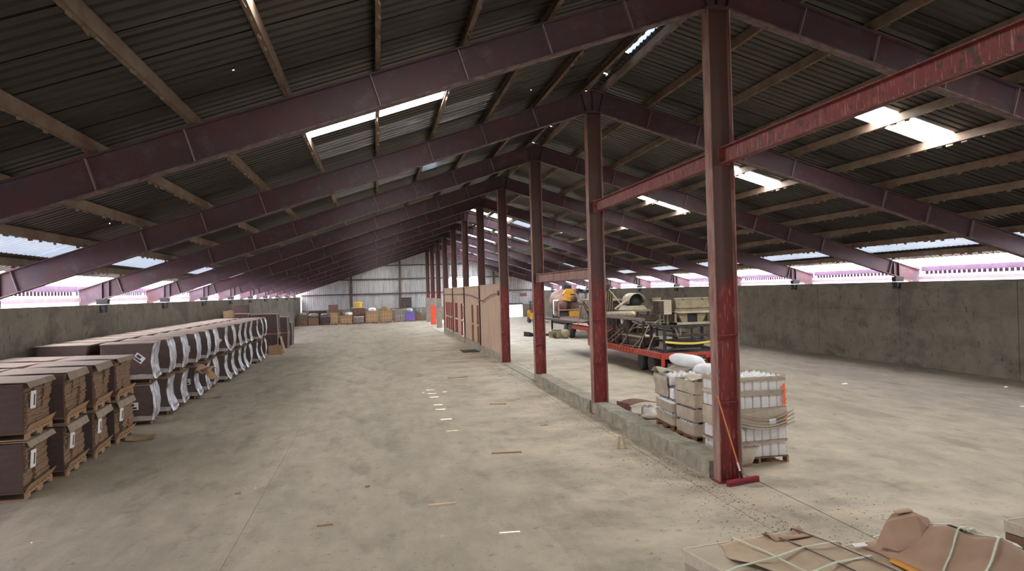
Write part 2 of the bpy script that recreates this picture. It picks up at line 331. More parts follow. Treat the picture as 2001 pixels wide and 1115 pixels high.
for k in range(KMIN, KEND):
    yb = Y0+B*k+PH
    for sgn in (-1, 1):
        if k < -1:
            sheet(sgn, .15, ME, yb, SW*3+.04, M_roof); sheet(sgn, .15, ME, yb+SW*4, SW*4+.04, M_roof)
            a, b = (5.62, 7.0) if sgn > 0 else (4.24, 7.0)
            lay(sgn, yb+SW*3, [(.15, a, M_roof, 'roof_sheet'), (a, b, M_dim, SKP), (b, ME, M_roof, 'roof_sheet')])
        else:
            for i in range(8):
                y = yb+SW*i; base = M_roof_hole if (sgn < 0 and k < 5) else M_roof
                if sgn > 0 and i == 3: parts = [(.15, 5.05, base, 'roof_sheet'), (5.05, 7.0, M_sky if k < 4 else M_skyfar, SKP), (7.0, ME, base, 'roof_sheet')]
                elif sgn < 0 and i == 3: parts = [(.15, 4.24, base, 'roof_sheet'), (4.24, 7.0, M_skyl, SKP), (7.0, ME, base, 'roof_sheet')]
                elif sgn < 0 and k in (0, 1, 2, 3) and i in (5, 6): parts = [(.15, 2.9, base, 'roof_sheet'), (2.9, 7.0, M_galv, 'roof_sheet'), (7.0, ME, base, 'roof_sheet')]
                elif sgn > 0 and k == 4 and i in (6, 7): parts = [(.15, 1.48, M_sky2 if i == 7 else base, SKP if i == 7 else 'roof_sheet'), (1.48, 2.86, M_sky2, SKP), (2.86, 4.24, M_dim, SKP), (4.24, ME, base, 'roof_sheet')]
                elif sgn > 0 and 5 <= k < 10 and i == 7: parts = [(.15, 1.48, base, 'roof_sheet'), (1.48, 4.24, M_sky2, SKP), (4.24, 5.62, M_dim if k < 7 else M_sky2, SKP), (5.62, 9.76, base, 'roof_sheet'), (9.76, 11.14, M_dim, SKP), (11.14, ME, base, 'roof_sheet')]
                elif sgn > 0 and k >= 5 and i == 5: parts = [(.15, 2.86, base, 'roof_sheet'), (2.86, 5.62, M_galv, 'roof_sheet'), (5.62, ME, base, 'roof_sheet')]
                else: parts = [(.15, ME, base, 'roof_sheet')]
                lay(sgn, y, parts)
        # low strip whose glow stands in for reflected eave light, last metal strip, bright eave strip: one of each per bay
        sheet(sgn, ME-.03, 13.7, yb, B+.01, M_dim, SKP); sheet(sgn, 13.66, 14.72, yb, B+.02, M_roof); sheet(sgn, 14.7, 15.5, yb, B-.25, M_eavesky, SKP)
sheet(-1, .12, ME, YBACK, .4+PH+.03, M_roof); sheet(1, .12, ME, YBACK, .4+PH+.03, M_roof)
# ridge caps with small gaps, one translucent piece
capm = {}
def cap(y, w, m, nm='ridge_cap'):
    mb = MB(); prof = [(-.34, zroof(.34)+.045), (-.05, ZROOF+.05), (.05, ZROOF+.05), (.34, zroof(.34)+.045)]
    mb.add([(x, yy, z) for yy in (0, w) for x, z in prof], [(i, i+1, 5+i, 4+i) for i in range(3)])
    mb.build(nm, m, roof, (XC, y, 0))
y = YBACK; capL = 2.9
while y < YEND:
    if y < 15.0 < y+capL: cap(y, 15.0-y, M_roof); cap(15.0, 2.4, M_ridge, 'skylight_or_sheen_panel'); y = 17.42; continue
    if 17 < y < 25:
        w_ = R.choice((.75, .85, .95, 1.7)); cap(y, w_, M_roof); y += w_+R.uniform(.045, .08)
    else: cap(y, capL-.03, M_roof); y += capL
# purlins
def purlin_mesh(sgn, length):
    mb = MB(); h = .185
    mb.bb(-.004, .004, 0, length, -h, 0)
    mb.bb(0, sgn*.075, 0, length, -.008, 0); mb.bb(0, sgn*.075, 0, length, -h, -h+.008); mb.bb(sgn*.069, sgn*.075, 0, length, -h, -h+.03)
    rp = random.Random(3); y = .2
    while y < length-.3:                       # ragged scraps of lining caught on the lower lip
        w = rp.uniform(.05, .22); d = rp.uniform(.015, .06)
        mb.bar((sgn*.03, y, -h-d/2+.004), (sgn*.03+rp.uniform(-.02, .03), y+w, -h-d/2+.004+rp.uniform(-.01, .01)), .004, d)
        y += w+rp.uniform(.05, .5)
    return mb.mesh('purlin', M_purlin)
for sgn in (-1, 1):
    pm = purlin_mesh(sgn, B); pl = purlin_mesh(sgn, 2*B+.4)
    for o in PUR:
        for k in range(-1, KEND): link('purlin', pm, roof, (XC+sgn*o, Y0+B*k, zroof(o)-.006))
        link('purlin', pl, roof, (XC+sgn*o, YBACK, zroof(o)-.006))
# eave: strut, ribbed fascia, lower girt (children of the roof, one per bay)
for sgn in (-1, 1):
    xe = XC+sgn*15.42
    for k in range(KMIN, KEND):
        ya, yb = Y0+B*k+.14, Y0+B*(k+1)-.14
        MB().bb(-.06, .06, 0, yb-ya, -.09, .09).bb(-.06*sgn, .02*sgn, 0, yb-ya, -.10, -.085).build('eave_strut', M_eave, roof, (xe, ya, 3.72))
        MB().bb(-.05, .05, 0, yb-ya, -.07, .07).build('eave_girt', M_pink, roof, (XC+sgn*15.30, ya, 3.36))
        mb = MB(); n = int((yb-ya)/.24); p = (yb-ya)/n
        for i in range(n): mb.bb(-.004, .004, i*p+.02, i*p+p-.06, -.16, .02)
        mb.bb(-.006, .006, 0, yb-ya, -.02, .12)
        mb.build('eave_fascia', M_eave, roof, (XC+sgn*15.50, ya, 3.66))
# ---- rafters
def rafter_tree(sgn):
    n = Vector((sgn*SL, 1)).normalized()     # (x,z) outward normal of the slope
    O1 = 15.35
    root = thing('roof_rafter', '', 'rafter', (0, 0, 0))
    mb = MB(); poly = [(sgn*0.0, ZB), (sgn*O1, ZB-SL*O1), (sgn*O1, ZTOP-SL*O1-.02), (sgn*0.0, ZTOP-.02)]
    mb.prism(poly, -.012, .012).build('web', M_raf, root)
    for nm, z in (('bottom_flange', ZB), ('top_flange', ZTOP)):
        MB().prism([(0, z-.03), (sgn*O1, z-.03-SL*O1), (sgn*O1, z-SL*O1), (0, z)], -.11, .11).build(nm, M_raf if nm[0] == 't' else M_dustfl, root)
    for o in (1.48, 2.86, 4.24, 5.62, 8.38, 9.76, 11.14, 14.0):
        t = Vector((sgn*SL, 1)).normalized()
        p0 = Vector((sgn*o, ZB-SL*o)); p1 = p0+t*.50
        MB().bar((p0.x, 0, p0.y), (p1.x, 0, p1.y), .20, .014, up=(1, 0, 0)).build('stiffener', M_stiff, root)
    o = 14.55 if sgn < 0 else 14.35
    for oo in (o-.14, o+.08):
        MB().bb(sgn*oo-.012, sgn*oo+.012, -.11, .11, ZB-SL*oo, ZTOP-SL*oo-.03).build('bearing_stiffener', M_raf, root)
    MB().bb(-.012*sgn, .012*sgn, -.11, .11, ZB, ZTOP).build('ridge_plate', M_raf, root)
    zt = ZL if sgn < 0 else ZR
    MB().bb(sgn*(o-.1), sgn*(o+.25), -.12, .12, zt+.004, ZB-SL*(o+.1)).build('bearing_shoe', M_black, root)
    return root
for sgn, nm in ((-1, 'left'), (1, 'right')):
    proto = rafter_tree(sgn); proto.location = (XC, Y0-2*B, 0); proto['label'] = f'{nm} maroon steel roof rafter behind the camera'
    for k in range(-1, KEND):
        c = copy_tree(proto); c.location = (XC, Y0+B*k, 0)
        c['label'] = (f'{nm} maroon steel roof rafter overhead, nearest the camera' if k < 0 else f'{nm} maroon steel roof rafter meeting the {ORD[k]} red column from the camera')
        c['group'] = f'{nm} roof rafters'
    proto['group'] = f'{nm} roof rafters'
# wall pads under the rafter ends
for sgn, x, zt, nm in ((-1, XL, ZL, 'left'), (1, XR, ZR, 'right')):
    for k in range(0, KEND):
        o = MB().bb(0, -sgn*.16, -.14, .14, -.26, -.02).bb(0, -sgn*.19, -.17, .17, -.03, -.005).build('wall_bracket', M_black, None, (x, Y0+B*k, zt))
        tag(o, f'black iron bracket on {nm} concrete wall under the {ORD[k]} rafter', 'bracket', f'{nm} wall brackets')
# ---- columns
def column_tree():
    root = thing('steel_column', '', 'column')
    MB().bb(-.19, .19, -.008, .008, .02, ZCOL-.02).build('web', M_col, root)
    for s in (-1, 1): MB().bb(s*.185, s*.203, -.125, .125, .02, ZCOL-.02).build('flange', M_flange, root)
    MB().bb(-.24, .24, -.17, .17, 0, .02).build('base_plate', M_col, root)
    MB().bb(-.24, .24, -.17, .17, ZCOL-.02, ZCOL+.02).build('cap_plate', M_raf, root)
    for z in (1.33, 2.45): MB().bb(-.185, .185, -.09, -.008, z, z+.02).build('stiffener', M_col, root)
    for s in (-1, 1): MB().bar((s*.17, -.06, ZCOL+.02), (s*.3, -.06, ZTOP-.12), .02, .12, up=(0, 1, 0)).build('gusset', M_raf, root)
    return root
proto = column_tree(); proto.location = (XC, Y0-B, 0); proto['label'] = 'red steel column outside the view beside the camera'; proto['group'] = 'ridge columns'
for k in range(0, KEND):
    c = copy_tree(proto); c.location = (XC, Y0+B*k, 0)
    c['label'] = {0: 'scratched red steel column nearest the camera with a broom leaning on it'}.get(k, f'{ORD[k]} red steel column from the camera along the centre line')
    if k in (8, 9, 10):
        m = {8: M_grey_conc, 9: M_grey_conc, 10: M_grey_conc}[k]
        w = .24
        MB().bb(-w, w, -.3, .3, 0, 2.72).bb(-w-.02, w+.02, -.32, .32, 2.68, 2.74).build('concrete_encasement', m, c)
        if k == 9: MB().bb(-w-.012, w+.012, -.312, .312, .02, 1.95).build('painted_band', M_orange, c)
# ---- beams along the column line
def i_beam(name, ya, yb, z0, z1, m, label, x=XC, w=.16):
    root = thing(name, label, 'beam', (x, ya, z0), group='beams between the columns')
    L, h = yb-ya, z1-z0
    MB().bb(-.01, .01, 0, L, 0, h).build('web', m, root)
    for z in (0, h-.016): MB().bb(-w/2, w/2, 0, L, z, z+.016).build('flange', m, root)
    for y in (.02, L-.04): MB().bb(-.10, .10, y-.01, y+.02, -.02, h+.02).build('end_plate', m, root)
    return root
i_beam('tie_beam', Y0-B+.13, Y0-.14, 5.31, 5.58, M_beam, 'blotchy red tie beam from upper right into the nearest red column')
i_beam('tie_beam', Y0+.13, Y0+B-.13, 5.31, 5.58, M_beam, 'red tie beam between the first and second red columns')
i_beam('tie_beam', Y0+B+.13, Y0+2*B-.13, 3.57, 3.86, M_flange, 'low dusty red beam between the second and third red columns')
# ---- kerb
kb = thing('concrete_kerb', 'low rough concrete kerb running between the three nearest red columns', 'kerb', (XC, 0, 0), kind='structure')
for i in range(2):
    ya, yb = Y0+.28+i*B, Y0+B*(i+1)+(-.02 if i == 0 else .1)
    def kf(u, v, ya=ya, yb=yb):
        return (-.22+.44*u, ya+(yb-ya)*v, .29+.015*math.sin(9*v+i)+.01*math.sin(37*v))
    MB().grid(kf, 3, 40, .30).build('kerb_section', M_kerb, kb)
MB().bb(-.22, .22, Y0+2*B+.3, Y0+3*B-.2, 0, .035).build('kerb_section', M_kerb, kb)
# ---- plywood partition, bay by bay
pt = thing('partition_wall', 'pinkish plywood partition wall with door and window openings', 'partition', (XC-.1, 0, 0), kind='structure')
ZP = 3.56
OPEN = [(43.5, 44.4), (46.0, 46.95), (51.05, 53.0), (55.2, 57.15), (59.2, 60.6), (61.0, 62.4), (62.8, 64.5)]
edges = sorted(set([Y0+B*3+.14]+[Y0+B*k for k in (4, 5, 6)]+[Y0+B*7-.13]+[e for o in OPEN for e in o]+[37.9, 40.3]))
for ya, yb in zip(edges, edges[1:]):
    g_ = .012
    isopen = any(abs(ya-a) < .01 and abs(yb-b) < .01 for a, b in OPEN)
    if isopen:
        MB().bb(-.03, .03, ya, yb, 2.5, ZP).build('plywood_sheet', M_ply, pt)
        MB().bb(-.06, .06, ya, yb, 1.33, 1.42).build('mid_rail', M_ply, pt)
        for y in (ya, yb): MB().bb(-.02, .10, y-.04, y+.04, .34, 2.5).build('stud', M_pole if ya > 50 else M_wood, pt)
    else:
        MB().bb(-.03, .03, ya+g_, yb-g_, .3, ZP).build('plywood_sheet', M_ply, pt)
    MB().bb(-.09, .07, ya, yb, 0, .34).build('concrete_sill', M_kerb, pt)
for ya, yb in zip([Y0+B*k+.13 for k in (3, 4, 5, 6)], [Y0+B*k-.13 for k in (4, 5, 6, 7)]):
    MB().bb(-.06, .06, ya, yb, ZP, ZP+.07).build('top_rail', M_ply, pt)
cnd = MB().path([(-.12, 65.5, 3.15), (-.12, 58, 3.15), (-.12, 50.6, 3.16), (-.12, 46, 3.06), (-.12, 43, 2.9), (-.12, 41.3, 2.76), (-.12, 38.6, 3.05), (-.12, 37.6, 3.12), (-.12, 35.6, 3.19)], .022, 6)
cnd.build('electrical_conduit', M_girt, pt)
MB().bb(-.16, -.05, 35.45, 35.7, 3.08, 3.3).build('junction_box', M_girt, pt)
# wood-lined back of the near openings
MB().bb(.10, .16, 43.3, 47.2, .3, 2.55).build('inner_boarding', M_wood, pt)
# ---- far end wall
ew = thing('wall_end', 'far gable wall of streaked galvanised siding above a low concrete base', 'wall', (0, YEND, 0), kind='structure')
WX0, WX1, WZ0, WZ1 = 8.9, 12.8, 3.75, 5.2
def ztopx(x): return zroof(abs(x-XC))-.03
def siding(x0, x1, zb, zt=None):
    n = 4; p = (x1-x0)/n; prof = []
    for i in range(n): prof += [(x0+i*p, 0), (x0+i*p+.55*p, 0), (x0+i*p+.68*p, -.025), (x0+i*p+.88*p, -.025)]
    prof.append((x1, 0)); vs = []
    for x, y in prof: vs += [(x, y, zb), (x, y, zt if zt else ztopx(x))]
    MB().add(vs, [(2*i, 2*i+1, 2*i+3, 2*i+2) for i in range(len(prof)-1)]).build('siding_sheet', M_siding, ew)
x = XL+.12
while x < XR+.4:
    x1 = min(x+.94, XR+.6)
    if x1 > WX0 and x < WX1: siding(x, x1+.02, 1.5, WZ0); siding(x, x1+.02, WZ1)
    else: siding(x, x1+.02, 1.5)
    x += .94
MB().bb(XL+.1, 16.0, -.1, .2, 0, 1.55).build('concrete_base', M_wall, ew); MB().bb(18.0, XR, -.1, .2, 0, 1.55).build('concrete_base', M_wall, ew)
MB().bb(16.0, 18.0, -.16, .1, 1.5, 1.72).build('lintel', M_girt, ew)
for z in (3.35, 5.1, 6.75):
    half = (ZROOF-.1-z)/SL; MB().bb(max(XL+.1, XC-half), min(XR, XC+half), -.2, -.08, z-.09, z+.05).build('girt', M_girt, ew)
for x in (-2.95, 2.85, 8.7, 14.4): MB().bb(x-.11, x+.11, -.3, -.1, 1.5, ztopx(x)-.1).build('wall_post', M_girt, ew)
wn = MB()
for x in (WX0, (WX0*2+WX1)/3, (WX0+2*WX1)/3, WX1): wn.bb(x-.035, x+.035, -.08, .05, WZ0, WZ1)
for z in (WZ0, WZ1): wn.bb(WX0, WX1, -.08, .05, z-.035, z+.035)
w1 = wn.build('window_1', M_girt, None, (0, YEND, 0)); tag(w1, 'wide glaring white window high in the far gable wall', 'window', kind='structure')
for i in range(3):
    a = WX0+(WX1-WX0)/3*i; MB().bb(a+.04, a+(WX1-WX0)/3-.04, -.02, -.005, WZ0+.04, WZ1-.04).build('pane', M_win, w1)
# louvre vent and small plate on the far wall
lv = thing('wall_louvre', 'dark louvred vent low on the far galvanised wall', 'vent', (3.45, YEND-.1, 1.6))
MB().bb(-.7, .7, -.06, .0, 0, 1.15).build('back', M_black, lv)
for x in (-.7, 0, .7): MB().bb(x-.05, x+.05, -.12, 0, 0, 1.15).build('frame', M_girt, lv)
for z in (.0, 1.15): MB().bb(-.75, .75, -.12, 0, z-.04, z+.04).build('frame', M_girt, lv)
for i in range(7): MB().bb(-.66, .66, -.11, -.05, .12+.14*i, .17+.14*i).build('slat', mat('louvre_grey', (.2, .17, .16), .7), lv)
tag(MB().bb(-.42, .42, -.03, 0, 0, .38).bb(-.44, .44, -.035, 0, .36, .40).build('wall_plate', mat('rusty_plate', (.24, .12, .09), .7), None, (18.1, YEND-.05, 2.55)), 'small rusty brown plate on the far gable wall', 'sign')
# ---- back wall behind the camera, with a wide open doorway
bw = MB().bb(XL-.2, -1.0, -.1, .1, 0, 7.4).bb(9.0, XR+.2, -.1, .1, 0, 7.4).bb(-1.0, 9.0, -.1, .1, 4.6, 8.5).build('wall_back', M_siding, None, (0, YBACK, 0))
tag(bw, 'metal end wall behind the camera with an open doorway', 'wall', kind='structure')

# ================================================================== CARDBOARD ON PALLETS (left aisle)
PX, PY = 1.30, 1.50
def pallet_tree(px, py, h, m, nb=7):
    root = thing('wooden_pallet', '', 'pallet')
    t = .02
    for i in range(nb):
        y = -py/2+py/nb*(i+.5)
        MB().bb(-px/2, px/2, y-py/nb*.36, y+py/nb*.36, h-t, h).build('deck_board', m, root)
    for x in (-px/2+.025, 0, px/2-.025):
        mb = MB(); mb.bb(x-.02, x+.02, -py/2, py/2, h*.62, h-t)
        for a, b in ((-py/2, -py*.36), (-py*.1, py*.1), (py*.36, py/2)): mb.bb(x-.02, x+.02, a, b, t, h*.62)
        mb.build('stringer', m, root)
    for y in (-py/2+.06, 0, py/2-.06): MB().bb(-px/2, px/2, y-.05, y+.05, 0, t).build('bottom_board', m, root)
    return root
# meshes shared by all the unwrapped stacks
BH = .82/5; BW = PY/3-.03
bundle_me = []
for q in range(4):
    mb = MB(); r_ = random.Random(q)
    # a bundle of flat sheets: a few courses each set slightly proud of the next
    n = 4
    for i in range(n):
        e = r_.uniform(-.012, .012); mb.bb(-PX/2+.02, PX/2-.03+e, -BW/2+r_.uniform(0, .008), BW/2-r_.uniform(0, .012), i*BH/n, (i+1)*BH/n-.004)
    bundle_me.append(mb.mesh('bundle', M_flute))
front_me = MB().bb(-PX/2+.01, PX/2-.05, -.012, .012, 0, .815).mesh('shaded_front_panel', M_dark)  # dark brown front; shade of the unlit side put into its colour
def cap_mesh(drop):
    mb = MB(); w, d = PX/2+.01, PY/2+.01
    def f(u, v): 
        x = -w+2*w*u; return (x, -d+2*d*v, .012+.012*math.sin(3*u+v*2)-(.005 if u < .2 else 0))
    mb.grid(f, 6, 4, .012)
    for i in range(3):
        ya, yb = -d+2*d/3*i+.006, -d+2*d/3*(i+1)-.006
        z = .012+.012*math.sin(3+1)
        mb.add([(w, ya, z), (w, yb, z), (w+.05, yb, z-drop), (w+.05, ya, z-drop), (w+.012, ya, z), (w+.012, yb, z), (w+.062, yb, z-drop), (w+.062, ya, z-drop)],
               [(3, 2, 1, 0), (4, 5, 6, 7), (0, 1, 5, 4), (1, 2, 6, 5), (2, 3, 7, 6), (3, 0, 4, 7)])
    return mb.mesh('cap_sheet', M_cardtop)
cap_me = [cap_mesh(.14), cap_mesh(.09)]
def tray_mesh():
    mb = MB(); d = PY/2
    for i in range(3):
        ya, yb = -d+2*d/3*i+.005, -d+2*d/3*(i+1)-.005
        mb.add([(PX/2-.03, ya, 0), (PX/2-.03, yb, 0), (PX/2+.05, yb, .13), (PX/2+.05, ya, .13), (PX/2-.015, ya, 0), (PX/2-.015, yb, 0), (PX/2+.065, yb, .13), (PX/2+.065, ya, .13)],
               [(3, 2, 1, 0), (4, 5, 6, 7), (0, 1, 5, 4), (1, 2, 6, 5), (2, 3, 7, 6), (3, 0, 4, 7)])
    return mb.mesh('bottom_flap', M_cardfold)
tray_me = tray_mesh()
lab_me = MB().bb(-.005, .005, -.08, .08, 0, .30).mesh('paper_label', M_label)
labink_me = MB().bb(.005, .007, .01, .05, .05, .24).mesh('printed_block', M_ink)
def card_stack(label, loc, rz, seed, labelled=True, simple=False, top=True):
    r_ = random.Random(seed); root = thing('cardboard_stack', label, 'cardboard stack', loc, rz, group='unwrapped cardboard stacks')
    a1, a2 = r_.uniform(0, 6), r_.uniform(0, 6)
    cols = range(3)
    for j in cols:
        off = r_.uniform(-.035, .03)
        for i in range(5):
            dx = off+.03*math.sin(a1+i*.9+j*1.7)
            link('bundle', bundle_me[r_.randrange(4)], root, (dx, -PY/2+PY/3*(j+.5)+.012*math.sin(a2+i), i*BH+.002), (0, 0, math.radians(r_.uniform(-1, 1))))
    link('shaded_front_panel', front_me, root, (0, -PY/2-.025, .003))
    link('cap_sheet', cap_me[r_.randrange(2)], root, (0, 0, .832))
    if not simple:
        link('bottom_flap', tray_me, root, (0, 0, .004))
    if labelled:
        l_ = link('paper_label', lab_me, root, (PX/2+.035, -PY*.36, .38), (0, math.radians(4), math.radians(-12)))
        link('printed_block', labink_me, l_)
    return root
wood_pal = pallet_tree(PX, PY, .13, M_wood); PALS = [wood_pal]; first_pal = [True]
def place_pallet(proto, used, label, loc, rz=0, group='pallets under the cardboard'):
    o = proto if not used else copy_tree(proto)
    o.location = loc; o.rotation_euler = (0, 0, rz); o['label'] = label; o['group'] = group
    used.append(1); return o
used_w = []
XA, XB, XW = -6.58, -8.06, -6.63
ya0 = [14.27, 15.94, 17.60, 19.25]
pos4 = ['nearest the camera', 'second from the camera', 'third from the camera', 'fourth from the camera']
for i, y in enumerate(ya0):
    yc = y+PY/2
    jit = [0, .02, -.03, -.05][i]
    for lev in (0, 1):
        rz_ = math.radians([6.2, 6.5, 6.5, 3][i]); z = lev*1.0; ln = ('lower', 'upper')[lev]
        place_pallet(wood_pal, used_w, f'bare wooden pallet under the {ln} cardboard stack on the aisle side, {pos4[i]}', (XA+jit+.02*lev, yc, z), rz_)
        card_stack(f'{ln} unwrapped cardboard stack on the aisle side, {pos4[i]}', (XA+jit+.02*lev, yc, z+.131), rz_, 10*i+lev, labelled=(lev == 0 or i == 0))
        place_pallet(wood_pal, used_w, f'bare wooden pallet under the {ln} cardboard stack on the wall side, {pos4[i]}', (XB-.03, yc+.2, z), .0)
        card_stack(f'{ln} unwrapped cardboard stack on the wall side, {pos4[i]}', (XB-.03, yc+.2, z+.131), .0, 100+10*i+lev, labelled=False, simple=True)
# ---- film wrapped stacks
WX, WY, WH = 1.26, 1.30, .93
def ring(w, d, r=.07, n=4):
    pts = []
    for cx, cy, a0 in ((w/2-r, d/2-r, 0), (-w/2+r, d/2-r, 90), (-w/2+r, -d/2+r, 180), (w/2-r, -d/2+r, 270)):
        for i in range(n+1):
            a = math.radians(a0+90*i/n); pts.append((cx+r*math.cos(a), cy+r*math.sin(a)))
    return pts
def prof_x(t, kind):
    """bulge of the aisle face over height t in 0..1"""
    if kind == 0: return .10*(1-t)**2.2-.05*math.sin(math.pi*t)+.02*t
    if kind == 1: return .14*(1-t)**3-.02*math.sin(math.pi*t*1.3)
    if kind == 2: return .07*math.sin(2.6*t+.4)-.03
    return .05*(1-t)-.06*math.sin(math.pi*t)+.05*t
def wrap_meshes(kind):
    nz = 8; rows = []
    for k in range(nz+1):
        t = k/nz; row = []
        for x, y in ring(WX, WY):
            f = (x/WX+.5); row.append((x+1.35*prof_x(t, kind)*f, y*(1-.02*math.sin(3*t+kind)), t*WH))
        rows.append(row)
    n = len(rows[0]); vs = [v for r_ in rows for v in r_]
    fs = [(k*n+i, k*n+(i+1) % n, (k+1)*n+(i+1) % n, (k+1)*n+i) for k in range(nz) for i in range(n)]+[tuple(range(n))[::-1], tuple(range(nz*n, nz*n+n))]
    body = MB().add(vs, fs); body.smooth = False
    bme = body.mesh('cardboard_body', M_wrapbody)
    # film on the aisle face, wrapped a little round both corners
    mb = MB(); mb.smooth = True; nu = 10
    def f(u, v):
        t = v; ang = u*2-1; bx = WX/2+1.35*prof_x(t, kind)+.016+.006*math.sin(17*t+5*u+kind)
        y = ang*(WY/2+.02); x = bx
        if abs(ang) > .9: x = bx-.05*((abs(ang)-.9)/.1)**2
        return (x, y*(1-.02*math.sin(3*t+kind)), .0+t*WH)
    mb.grid(f, 20, 12, .0)
    fme = mb.mesh('stretch_film', M_film)
    sk = MB(); sk.smooth = True
    def g2(u, v): 
        a = 2*math.pi*u; return ((WX/2+.02)*max(-1, min(1, 1.35*math.cos(a)))+prof_x(0, kind)*(.5+.5*math.cos(a)), (WY/2+.02)*max(-1, min(1, 1.35*math.sin(a))), .004+.12*v+.01*math.sin(9*a)*v)
    sk.grid(g2, 36, 2); sme = sk.mesh('film_skirt', M_film2)
    tp = MB(); tp.grid(lambda u, v: (-WX/2-.01+(WX+.02+1.35*prof_x(1, kind))*u, -WY/2-.01+(WY+.02)*v, WH+.02+.025*math.sin(3.1*u)*math.sin(3.1*v)), 6, 6, .018); tme = tp.mesh('cap_sheet', M_cardtop)
    return bme, fme, sme, tme
WRAP = [wrap_meshes(k) for k in range(4)]
wl_me = MB().bb(-.13, .13, -.004, .004, 0, .19).mesh('paper_label', M_label); wi_me = MB().bb(-.09, .09, -.006, -.004, .02, .07).bb(-.09, .03, -.006, -.004, .09, .16).mesh('printed_block', M_ink)
def wrapped(label, loc, rz, seed, lab=True, film=True):
    r_ = random.Random(seed); k = r_.randrange(4) if film else 3; root = thing('wrapped_stack', label, 'wrapped cartons', loc, rz, group='film-wrapped carton stacks')
    b_, f_, s_, t_ = WRAP[k]
    link('cardboard_body', b_, root); 
    if film: link('stretch_film', f_, root); link('film_skirt', s_, root)
    link('cap_sheet', t_, root)
    if lab:
        l_ = link('paper_label', wl_me, root, (r_.uniform(.05, .35), -WY/2-.012, r_.uniform(.3, .5)), (0, math.radians(r_.choice((0, 0, 0, 40))), 0)); link('printed_block', wi_me, l_)
    return root
dark_pal = pallet_tree(1.20, 1.26, .12, M_wood2, 6); used_d = []
for i in range(14):
    y = 21.98+1.68*i; yc = y+WY/2; dx = R.uniform(-.05, .04); rz_ = math.radians(R.uniform(6, 9))
    for lev in (0, 1):
        ln = ('lower', 'upper')[lev]; z = lev*1.10
        place_pallet(dark_pal, used_d, f'brown pallet under the {ln} film-wrapped stack on the aisle side, {ORD[i]} of its row', (XW+dx, yc, z), rz_, group='pallets under wrapped stacks')
        wrapped(f'{ln} film-wrapped carton stack on the aisle side, {ORD[i]} of its row', (XW+dx+.03*lev, yc, z+.121), rz_, 300+10*i+lev, lab=(i < 9))
        place_pallet(dark_pal, used_d, f'brown pallet under the {ln} film-wrapped stack on the wall side, {ORD[i]} of its row', (XB-.05, yc+.05, z), .02, group='pallets under wrapped stacks')
        wrapped(f'{ln} film-wrapped carton stack on the wall side, {ORD[i]} of its row', (XB-.05, yc+.05, z+.121), .02, 600+10*i+lev, lab=False, film=False)
# ---- dark stacks and loose boxes at the far end of the row
def tall_carton(label, loc, w, d, h, m=M_dark, rz=0):
    root = thing('tall_carton', label, 'carton', loc, rz, group='dark cartons past the wrapped row')
    sm(MB()).prism([(-w/2, 0), (w/2, 0), (w/2+.04, h*.5), (w/2, h), (-w/2, h)], -d/2, d/2).build('carton_body', m, root).data.polygons.foreach_set('use_smooth', [False]*7)
    MB().grid(lambda u, v: (-w/2-.02+(w+.04)*u, -d/2-.02+(d+.04)*v, h+.03+.04*math.sin(3*u)), 5, 4, .02).build('cap_sheet', M_cardtop, root)
    MB().ribbon([(w/2+.025, -d/2-.01, 0), (w/2+.065, -d/2-.01, h*.5), (w/2+.025, -d/2-.01, h)], .06, (0, 1, 0)).build('edge_strip', M_label, root)
    MB().bb(-w/2, w/2+.05, -d/2-.01, d/2, h*.49, h*.53).build('middle_pallet', M_wood2, root)
    return root
tall_carton('tall dark brown carton tower just past the film-wrapped row', (-6.5, 47.9, 0), 1.5, 1.4, 2.25)
tall_carton('shorter dark carton tower farther down the left wall', (-6.4, 52.2, 0), 1.5, 1.4, 1.95)
tall_carton('dark carton tower tucked against the left wall', (-8.0, 48.2, 0), 1.2, 1.4, 2.3)
tall_carton('last dark carton tower along the left wall', (-6.4, 55.2, 0), 1.4, 1.3, 1.5)
def small_box(name, label, cat, loc, w, d, h, m, rz=0, group=None):
    root = thing(name, label, cat, loc, rz, group)
    t = .012
    mb = MB(); mb.bb(-w/2, w/2, -d/2, d/2, 0, t)
    for x in (-w/2, w/2-t): mb.bb(x, x+t, -d/2, d/2, t, h)
    for y in (-d/2, d/2-t): mb.bb(-w/2+t, w/2-t, y, y+t, t, h)
    mb.build('box_body', m, root)
    for s in (-1, 1):
        MB().bar((s*(w/4), -d/2, h+.006+.03*(s > 0)), (s*(w/4), d/2, h+.006+.03*(s > 0)), w/2-.005, .008).build('lid_flap', m, root)
    return root
small_box('carton', 'small dark box on the tall dark carton tower', 'box', (-7.9, 48.2, 2.40), .9, .6, .45, M_dark)
small_box('carton', 'small tan box on a wrapped stack by the left wall', 'box', (-8.0, 45.0, 2.22), .5, .5, .35, M_card)
small_box('carton', 'open cardboard box dropped between wrapped row and dark tower', 'box', (-5.75, 46.2, 0), .6, .5, .5, M_card, .5)
def bent_board(name, label, loc, w, d, lift, rz, m=M_card, cat='cardboard'):
    o = MB().grid(lambda u, v: (-w/2+w*u, -d/2+d*v, .012+lift*(u-.5)**2*4*(1 if v > .5 else .6)), 8, 4, .01).build(name, m, None, loc, (0, 0, rz)); return tag(o, label, cat)
tag(MB().bb(-.5, .5, -.012, .012, 0, .95).bb(-.5, .5, .012, .018, .45, .47).build('cardboard_sheet', M_card, None, (-5.42, 48.0, .02), (math.radians(-14), 0, math.radians(90))), 'cardboard sheet leaning on the tall dark carton tower', 'cardboard')
bent_board('flattened_carton', 'flattened tan cardboard lying beside the unwrapped stacks', (-5.62, 19.9, 0), .62, .5, .05, .2)
